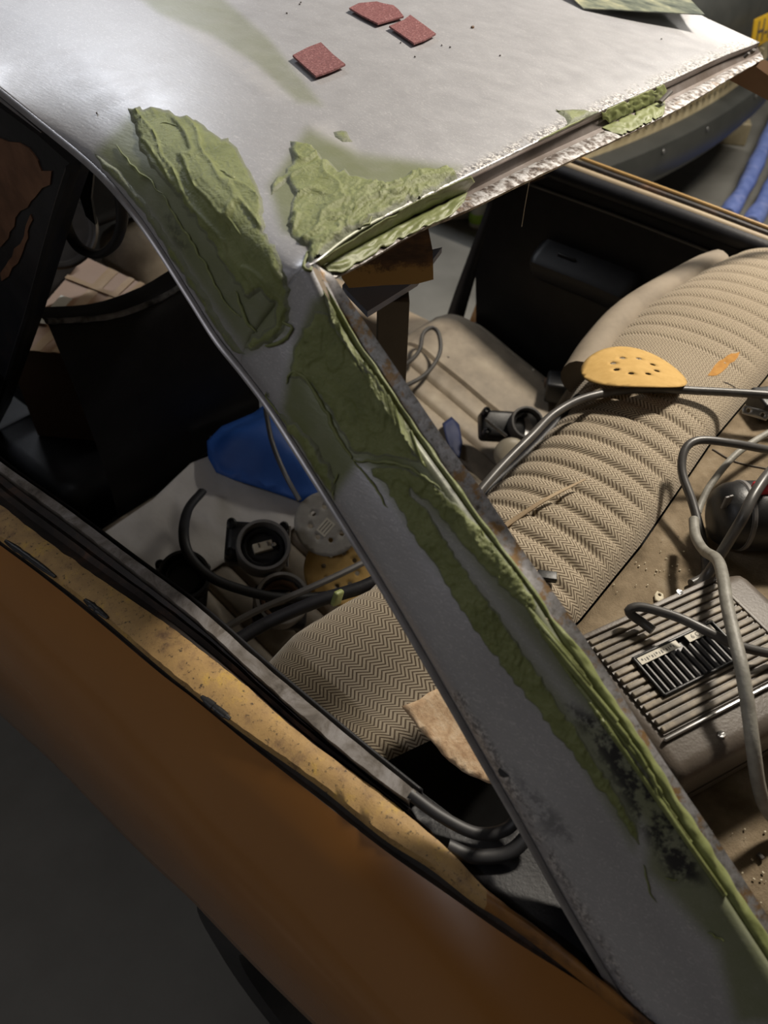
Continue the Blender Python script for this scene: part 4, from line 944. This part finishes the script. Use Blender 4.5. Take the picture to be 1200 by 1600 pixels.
# buckle on the cushion and its brown tag
c = on_cush((872, 622), .052)[0]+Vector((-.03, 0, 0))
o = MB().box(c, (.070, .05, .06), Matrix.Rotation(.5, 3, 'Z'), .008).build('buckle_block', M_BLACKP, origin=c-Vector((0, 0, .035))); tag(o, 'black plastic buckle block at the cushion edge', 'buckle')
c = on_cush((853, 606), .012)[0]; o = MB().box(c, (.02, .012, .03), Matrix.Rotation(.7, 3, 'Z'), .002).build('brown_tag', M_BROWN, origin=c); tag(o, 'small torn brown tag beside the black buckle block', 'tag')
# crumbs on cushion
for k, p in enumerate([(832, 581), (745, 500), (700, 560), (810, 545), (770, 520), (860, 580)]):
    c = on_cush(p, .004)[0]; s = .004 if k else .007
    o = MB().box(c, (s*1.5, s, s*.7), Matrix.Rotation(k*1.1, 3, 'Z'), s*.2).build('crumb', M_CRUMB if k % 3 == 0 else M_INK, origin=c)
    tag(o, 'pale filler crumb on the ribbed cushion' if k % 3 == 0 else 'dark speck of debris on the ribbed cushion', 'debris', 'debris on the cushion')
# green blob on the black edge
c = onZ((527, 934), .84)
o = MB().box(c, (.016, .008, .022), Matrix.Rotation(.4, 3, 'Y'), .003).build('filler_crumb', M_FILLR, origin=c); tag(o, 'small green filler crumb stuck on the black seat edge', 'filler crumb')

# ================================================================== parcel shelf things
TOPZ = .975
O_ = Vector((-.508, .206, 0)); E1 = Vector((.924, -.382, 0)); E2 = Vector((-.382, -.924, 0))
def sp(a, b, z): p = O_+E1*a+E2*b; return Vector((p.x, p.y, z))
SM = Matrix((E1, -E2, Vector((0, 0, 1)))).transposed()     # rotation: x along E1, y along -E2
SPK = thing('speaker_box', 'brown-grey plastic speaker box with ribbed grille on the carpet shelf', 'speaker', sp(.11, .08, SHZ))
LW, DW = .245, .168
MB().box(sp(LW/2, DW/2, .915+.024), (LW, DW, .070), SM, .016).build('upper_shell', M_BOX, SPK, angle=60)
MB().box(sp(LW/2, DW/2, .889), (LW-.008, DW-.008, .036), SM, .010).build('lower_shell', M_BOX, SPK, angle=60)
MB().box(sp(LW/2, DW/2, .9045), (LW-.003, DW-.003, .004), SM).build('shell_seam', M_BOX, SPK, smooth=False)
MB().box(sp(.108, .067, TOPZ-.0004), (.178, .120, .003), SM).build('grille_bed', M_BOX, SPK, smooth=False)
ns = 14
for k in range(ns):
    b = .012+k*.0085; segs = [(.020, .196)]
    if .044 < b < .096: segs = [(.020, .046), (.150, .196)]
    for (a0_, a1_) in segs:
        MB().box(sp((a0_+a1_)/2, b, TOPZ+.0022), (a1_-a0_, .0058, .0045), SM, .0012).build('slat', M_SLAT, SPK)
MB().box(sp(.108, .0035, TOPZ+.0015), (.20, .006, .006), SM, .001).build('grille_edge', M_BOX, SPK)
MB().box(sp(.110, .1315, TOPZ+.0018), (.19, .0035, .005), SM, .001).build('bright_strip', M_CHROME, SPK)
MB().box(sp(.200, .067, TOPZ+.001), (.005, .125, .005), SM, .001).build('grille_edge', M_BOX, SPK)
VF = MB().box(sp(.098, .072, TOPZ+.0016), (.104, .046, .001), SM).build('vent_well', M_BLACKP, SPK, smooth=False)
for b, th in ((.0485, .003), (.0955, .003)): MB().box(sp(.098, b, TOPZ+.005), (.108, th, .007), SM, .001).build('vent_frame', M_BLACKP, VF)
for a in (.0455, .1505): MB().box(sp(a, .072, TOPZ+.005), (.003, .05, .007), SM, .001).build('vent_frame', M_BLACKP, VF)
for k in range(12): MB().box(sp(.053+k*.0082, .0765, TOPZ+.0045), (.0016, .034, .005), SM).build('vent_fin', M_GREYP, VF, smooth=False)
for (a0_, a1_) in ((.048, .099), (.111, .146)):
    lb = MB().box(sp((a0_+a1_)/2, .0545, TOPZ+.0075), (a1_-a0_, .0085, .001), SM).build('paper_label', M_LABEL, SPK, smooth=False)
    if a0_ < .1:      # illegible print: small strokes
        for k in range(14):
            MB().box(sp(a0_+.004+k*.0031, .0545+(.0006 if k % 3 else -.0006), TOPZ+.0081), (.0007 if k % 2 else .0016, .0022+.0008*(k % 3), .0002), SM).build('print_stroke', M_INK, lb, smooth=False)
def text_mesh(body, size, mtx, m, parent, name='lettering', extrude=.0001):
    cu = bpy.data.curves.new('t', 'FONT'); cu.body = body; cu.size = size; cu.extrude = extrude; cu.align_x = 'CENTER'; cu.align_y = 'CENTER'
    to = bpy.data.objects.new('t', cu); COL.objects.link(to); bpy.context.view_layer.update()
    me = bpy.data.meshes.new_from_object(to.evaluated_get(bpy.context.evaluated_depsgraph_get())); bpy.data.objects.remove(to)
    me.transform(mtx); me.name = name; me.materials.clear(); me.materials.append(m)
    o = bpy.data.objects.new(name, me); COL.objects.link(o); attach(o, parent); return o
text_mesh('6 Ohms', .0075, Matrix.Translation(sp(.1285, .0545, TOPZ+.0081)) @ SM.to_4x4(), M_INK, lb)
for a, b in ((.070, .150), (.160, .150), (.150, -.000)):
    s_ = MB().lathe([(0, .0005), (.0035, .0012), (.0042, 0)], 16, Matrix.Translation(sp(a, max(b, .001), TOPZ-.0005 if b > 0 else TOPZ+.004))).build('screw', M_CHROME, SPK)
    MB().box(sp(a, max(b, .001), TOPZ+.0009 if b > 0 else TOPZ+.0054), (.005, .0009, .0003), SM).build('screw_slot', M_ALU, s_, smooth=False)

def cable(px, r, m, label, group=None, name='cable', n=90, cat='cable'):
    P_ = [onZ((a, b), z) for a, b, z in px]
    o = MB().tube(P_, r, 12, n).build(name, m, origin=P_[len(P_)//2]); tag(o, label, cat, group); return o
zs = SHZ+.008
cable([(726, 800, .90), (752, 765, .908), (790, 722, .915), (830, 682, .92), (868, 645, .92), (920, 620, .925), (1000, 608, .924), (1100, 611, .925), (1200, 617, .930), (1300, 625, .93)], .0066, M_CABLE, 'thick dark cable running over the seat top under the yellow disc')
cable([(1320, 730, zs), (1250, 712, .90), (1195, 702, .925), (1140, 692, .94), (1092, 688, .945), (1070, 703, .94), (1066, 738, .925), (1082, 785, .910), (1096, 838, .895), (1103, 880, zs), (1101, 900, zs), (1080, 912, zs)], .0060, M_CABLE, 'dark cable bending in a tight loop beside the seat seam')
cable([(1300, 640, .90), (1245, 655, .905), (1198, 678, .91), (1150, 710, .910), (1112, 755, .892), (1096, 785, .880), (1090, 802, zs)], .0050, M_CABLEG, 'slim grey cable arching from the seat to the thick pale cable')
cable([(1084, 812, .912), (1087, 838, .918), (1100, 860, .930), (1120, 874, .985), (1129, 900, 1.008), (1136, 945, 1.018), (1146, 990, 1.022), (1158, 1040, 1.022), (1168, 1100, 1.008), (1177, 1170, .985), (1185, 1225, .95), (1197, 1262, .915), (1225, 1290, .885), (1290, 1300, zs)], lambda t: .0066, M_CABLEG, 'thick pale dusty cable draped over the speaker box', n=120)
cable([(1320, 640, .90), (1262, 680, .935), (1210, 730, .995), (1180, 770, 1.0), (1160, 810, .985), (1136, 850, .950), (1112, 888, .915), (1096, 912, .902), (1070, 935, .900)], .0066, M_CABLE, 'dark cable crossing in front of the power tool')
cable([(1020, 985, .989), (1003, 972, .990), (986, 960, .995), (984, 952, 1.0), (1005, 949, 1.003), (1060, 965, 1.006), (1110, 989, 1.006), (1150, 1008, 1.0), (1210, 1022, .992), (1290, 1030, .985)], .0050, M_CABLE, 'black lead lying across the speaker grille')
# power tool
tc = onZ((1205, 806), .916); td = RT.copy(); td.z = 0; td.normalize(); tm = frame(tc, -td, (0, 0, 1))
PT = thing('power_tool', 'black power tool with red switch lying on the shelf', 'power tool', Vector((tc.x, tc.y, SHZ)))
xf(MB().lathe([(0, .078), (.022, .078), (.036, .073), (.043, .062), (.045, .05), (.045, -.0)], 40), tm).build('end_cap', M_BLACKP, PT)
xf(MB().lathe([(.044, .048), (.0465, .046), (.0465, -.10), (.036, -.13), (.030, -.22), (0, -.225)], 40), tm).build('motor_housing', M_BLACKP, PT)
xf(MB().lathe([(.0455, .047), (.0472, .045), (.0472, .041), (.0455, .039)], 40), tm).build('housing_rib', M_GREYP, PT)
for k in range(2):
    c = onZ((1133+k*6, 785-k*2), .955); MB().box(c, (.006, .003, .02), Matrix.Rotation(-.5, 3, 'Z'), .0008).build('vent_slot', M_GREYP, PT)
c = onZ((1196, 764), .962); MB().box(c, (.032, .02, .014), Matrix.Rotation(-.8, 3, 'Z'), .004).build('switch', M_REDP, PT, label='red switch')
# metal latch at the seat seam
c = onZ((1186, 640), .890); LT = thing('seat_latch', 'black latch with a drilled metal plate at the seat seam', 'latch', c-Vector((0, 0, .016)))
MB().box(c+Vector((.035, -.012, .0)), (.07, .05, .034), Matrix.Rotation(-.7, 3, 'Z'), .004).build('latch_body', M_BLACKP, LT)
lm = frame(onZ((1181, 645), .905), (-.55, -.55, .63), Vector((.3, -.9, 0)))
xf(sheet([(-.020, -.007), (.020, -.007), (.023, 0), (.020, .007), (-.020, .007), (-.023, 0)], [circ(-.012, 0, .0035, 12), circ(.012, 0, .0035, 12)], .005), lm).build('latch_plate', M_ALU, LT, solid=.002)
# seat details: stick, stub, stain
P1, _ = on_seat((792, 822), .004); P2, _ = on_seat((850, 790), .010); P3, _ = on_seat((913, 758), .012)
o = MB().tube([P1, P2, P3], lambda t: .0042*(1-.6*t), 7, 24, flat=.6).build('wood_stick', M_WOODL, origin=P2); tag(o, 'pale splintered wood stick lying on the seat', 'stick')
P1, _ = on_seat((838, 902), .010); P2, _ = on_seat((868, 906), .010)
o = MB().box((P1+P2)/2, ((P2-P1).length, .013, .008), Matrix.Rotation(math.atan2((P2-P1).y, (P2-P1).x), 3, 'Z'), .001).build('rubber_stub', M_BLACKP, origin=(P1+P2)/2); tag(o, 'short flat black rubber stub on the seat by the pillar', 'rubber piece')
def seat_mark(name, px, m, label=None):
    o = sheet(jag(px, 6, 1.5, 3), sp=4, fn=lambda x, y: on_seat((x, y), .0006)[0]).build(name, m, BK)
    if label: o['label'] = label
seat_mark('rust_stain', [(1106, 587), (1118, 570), (1135, 556), (1156, 549), (1152, 560), (1135, 574), (1120, 586)], M_STAIN, 'orange brown stain on the seat')
MB().tube([on_seat(p, .001)[0] for p in ((1130, 597), (1140, 601), (1149, 606))], .0006, 5).build('thread', M_INK, BK)
# tan abrasive sheet at the left end of the seat
px = [(627, 1103), (655, 1092), (686, 1074), (705, 1082), (742, 1130), (790, 1215), (786, 1233), (762, 1226), (735, 1212), (700, 1190), (672, 1160), (648, 1128)]
pc = onZ((700, 1150), .885)
def tanf(x, y): return onPl((x, y), pc, (-.22, -.16, 1))+Vector((0, 0, .003*noise.noise(Vector((x*.02, y*.02, 0)))))
o = sheet(jag(px, 12, 1.5, 5), sp=10, fn=tanf).build('sandpaper_sheet', M_TANP, solid=.0012, origin=pc); tag(o, 'torn tan speckled sandpaper sheet at the seat end', 'sandpaper')
# washer and grit on the shelf
c = onZ((1030, 932), SHZ+.003); mt = frame(c, (.05, -.1, 1), (1, .3, 0))
o = xf(sheet([(-.009, -.004), (0, -.006), (.007, -.004), (.008, .004), (0, .006), (-.008, .004)], [circ(.003, 0, .0022, 10)], .004), mt).build('paper_washer', M_CRUMB, solid=.0015, origin=c); tag(o, 'pale paper washer on the carpet behind the speaker box', 'washer')
rd = random.Random(4)
for k in range(44):
    if k < 26: p = (rd.gauss(1030, 35), rd.gauss(880, 26))
    else: p = (rd.uniform(1090, 1200), rd.uniform(1290, 1420))
    c = onZ(p, SHZ+.0022); s = rd.uniform(.0007, .0018)
    if k == 30: c = onZ((1188, 1338), SHZ+.004); s = .005
    o = MB().box(c, (s*1.4, s, s*.8), Matrix.Rotation(rd.uniform(0, 3), 3, 'Z'), s*.25).build('crumb', M_CRUMB if k != 30 else M_INK, origin=c)
    tag(o, 'dark scrap on the carpet below the speaker box' if k == 30 else ('pale grit speck on the carpet between seat and speaker box' if k < 26 else 'pale grit speck on the carpet in front of the speaker box'), 'debris', None if k == 30 else ('grit between seat and box' if k < 26 else 'grit in front of the box'))
# specks on the roof
for k, p in enumerate([(738, 44), (690, 72), (703, 75), (781, 88), (626, 68), (648, 90), (448, 22), (470, 5), (152, 178), (1033, 62), (468, 8)]):
    P_, N_ = stick(p, .0012); s = .0016 if k else .0035
    o = MB().box(P_, (s*1.6, s, s), Matrix.Rotation(k*.9, 3, 'Z'), s*.3).build('speck', M_BROWN if k == 0 else M_INK, origin=P_)
    tag(o, 'brown chip lying on the bare roof near the sandpaper' if k == 0 else 'tiny dark speck on the bare roof', 'debris', None if k == 0 else 'specks on the roof')

# ================================================================== beyond the right side of the car
BC = thing('parked_car', 'dark car parked tail-on behind with yellow number plate', 'car', (2.75, 2.4, 0))
bxr = np.linspace(1.75, 3.75, 24)
def bow(x): return 1.32+.10*((x-2.75)/1.0)**2+(-.05*(x-2.75)*0)
sec = [(.10, 0.285), (0, 0.305), (-.03, 0.345), (-.035, 0.425), (-.02, 0.470), (.06, 0.485)]
MB().quadgrid([[Vector((x, bow(x)+dy, z)) for x in bxr] for dy, z in sec]).build('bumper', M_DKCAR, BC, angle=50, label='dark grey bumper')
for x in (2.25, 2.62, 3.2): MB().lathe([(0, .004), (.006, .003), (.009, 0)], 12, frame((x, bow(x)-.033, .45), (0, -1, .3), (1, 0, 0))).build('bumper_bolt', M_ALU, BC)
MB().quadgrid([[Vector((x, bow(x)+dy, z)) for x in bxr] for dy, z in [(.06, 0.485), (.075, 0.525), (.075, 0.585)]]).build('light_strip', M_TANL, BC, angle=50, label='tan ribbed strip over the bumper')
for k in range(26):
    x = 1.95+k*.062; MB().box((x, bow(x)+.066, .55), (.022, .02, .05), bev=.004).build('strip_rib', M_TANL, BC)
MB().quadgrid([[Vector((x, bow(x)+dy, z)) for x in bxr] for dy, z in [(.075, 0.585), (.07, 0.625), (.085, 0.845), (.14, 0.905), (.55, 1.02)]]).build('tail_panel', M_DKCAR, BC, angle=50)
MB().quadgrid([[Vector((x, bow(x)+dy, z)) for x in bxr] for dy, z in [(.10, 0.285), (.35, .26), (1.6, .24)]]).build('underside', M_DKCAR, BC, angle=50)
MB().box((2.75, 2.9, .62), (1.75, 2.6, .66), bev=.12).build('body_shell', M_DKCAR, BC)
for x in (2.0, 3.5): MB().lathe([(.0, -.09), (.2, -.09), (.28, -.08), (.295, -.04), (.295, .04), (.28, .08), (.2, .09), (0, .09)], 32, Matrix.Translation((x, 2.95, .295)) @ Matrix.Rotation(math.pi/2, 4, 'Y')).build('wheel', M_RUBBER, BC)
e = onZ((985, 242), .30)
for k, dx in enumerate((0, -.09)): MB().lathe([(.045, .0), (.052, -.004), (.052, -.22), (.045, -.22), (.044, 0), (.03, -.1), (0, -.1)], 24, frame((e.x+dx+.02, min(e.y, 1.40), .30), (.15, -1, 0), (1, 0, 0))).build('exhaust_tip', M_ALU, BC)
pc = onY((1196, 46), 1.345); pm = frame(pc+Vector((.08, -.008, .01)), (0, -1, .18), (1, 0, 0))
PLT = xf(MB().box((0, 0, 0), (.52, .115, .006), bev=.002), pm).build('number_plate', M_YELLOW, BC, label='yellow number plate')
text_mesh('H-F', .125, pm @ Matrix.Translation((-.125, -.004, .004)), M_INK, PLT, extrude=.0006)
# violet-blue wrapped bundles on the floor
for k, (L_, r) in enumerate([([(1135, 338, .05), (1165, 290, .06), (1192, 232, .07), (1225, 160, .08)], .040), ([(1172, 352, .05), (1203, 300, .05), (1230, 245, .06), (1266, 185, .06)], .042)]):
    P_ = cr([onZ((a, b), z+r*.4) for a, b, z in L_], 60)
    o = MB().tube(P_, lambda t, r=r, k=k: r*(1+.25*noise.noise(Vector((t*9, k, 0)))), 16).build('wrapped_bundle', M_BLUEW, origin=onZ((L_[1][0], L_[1][1]), 0)); tag(o, ['slimmer violet-blue plastic bundle on the floor nearer the tan carton', 'thicker violet-blue plastic bundle on the floor nearest the ochre sill edge'][k], 'bundle')
c = onZ((1146, 202), .06); o = MB().box(c, (.17, .15, .12), Matrix.Rotation(.5, 3, 'Z'), .01).build('scrap_carton', M_TANL, origin=c-Vector((0, 0, .06))); tag(o, 'tan carton on the floor under the parked car bumper', 'carton')
# kerb and bottle beyond the door opening
c = onZ((680, 345), .05); o = MB().box(c+Vector((.1, .12, 0)), (.5, .14, .10), Matrix.Rotation(-.65, 3, 'Z'), .012).build('kerb_block', M_WALL, origin=c-Vector((-.1, -.12, .05))); tag(o, 'pale concrete kerb block on the floor past the door opening', 'kerb')
c = onZ((745, 352), .0)
o = MB().lathe([(0, 0), (.035, 0), (.038, .02), (.038, .12), (.02, .15), (.014, .18), (0, .18)], 20, Matrix.Translation(c)).build('bottle', simple('pale_bottle', [(.3, (.45, .48, .42)), (.7, (.55, .58, .5))], 9, .35), origin=c); tag(o, 'small pale bottle with green band on the garage floor', 'bottle')
MB().lathe([(.039, .02), (.0395, .025), (.0395, .06), (.039, .065)], 20, Matrix.Translation(c)).build('green_band', simple('neon_green', [(.3, (.30, .55, .05)), (.7, (.36, .62, .07))], 9, .5), o)
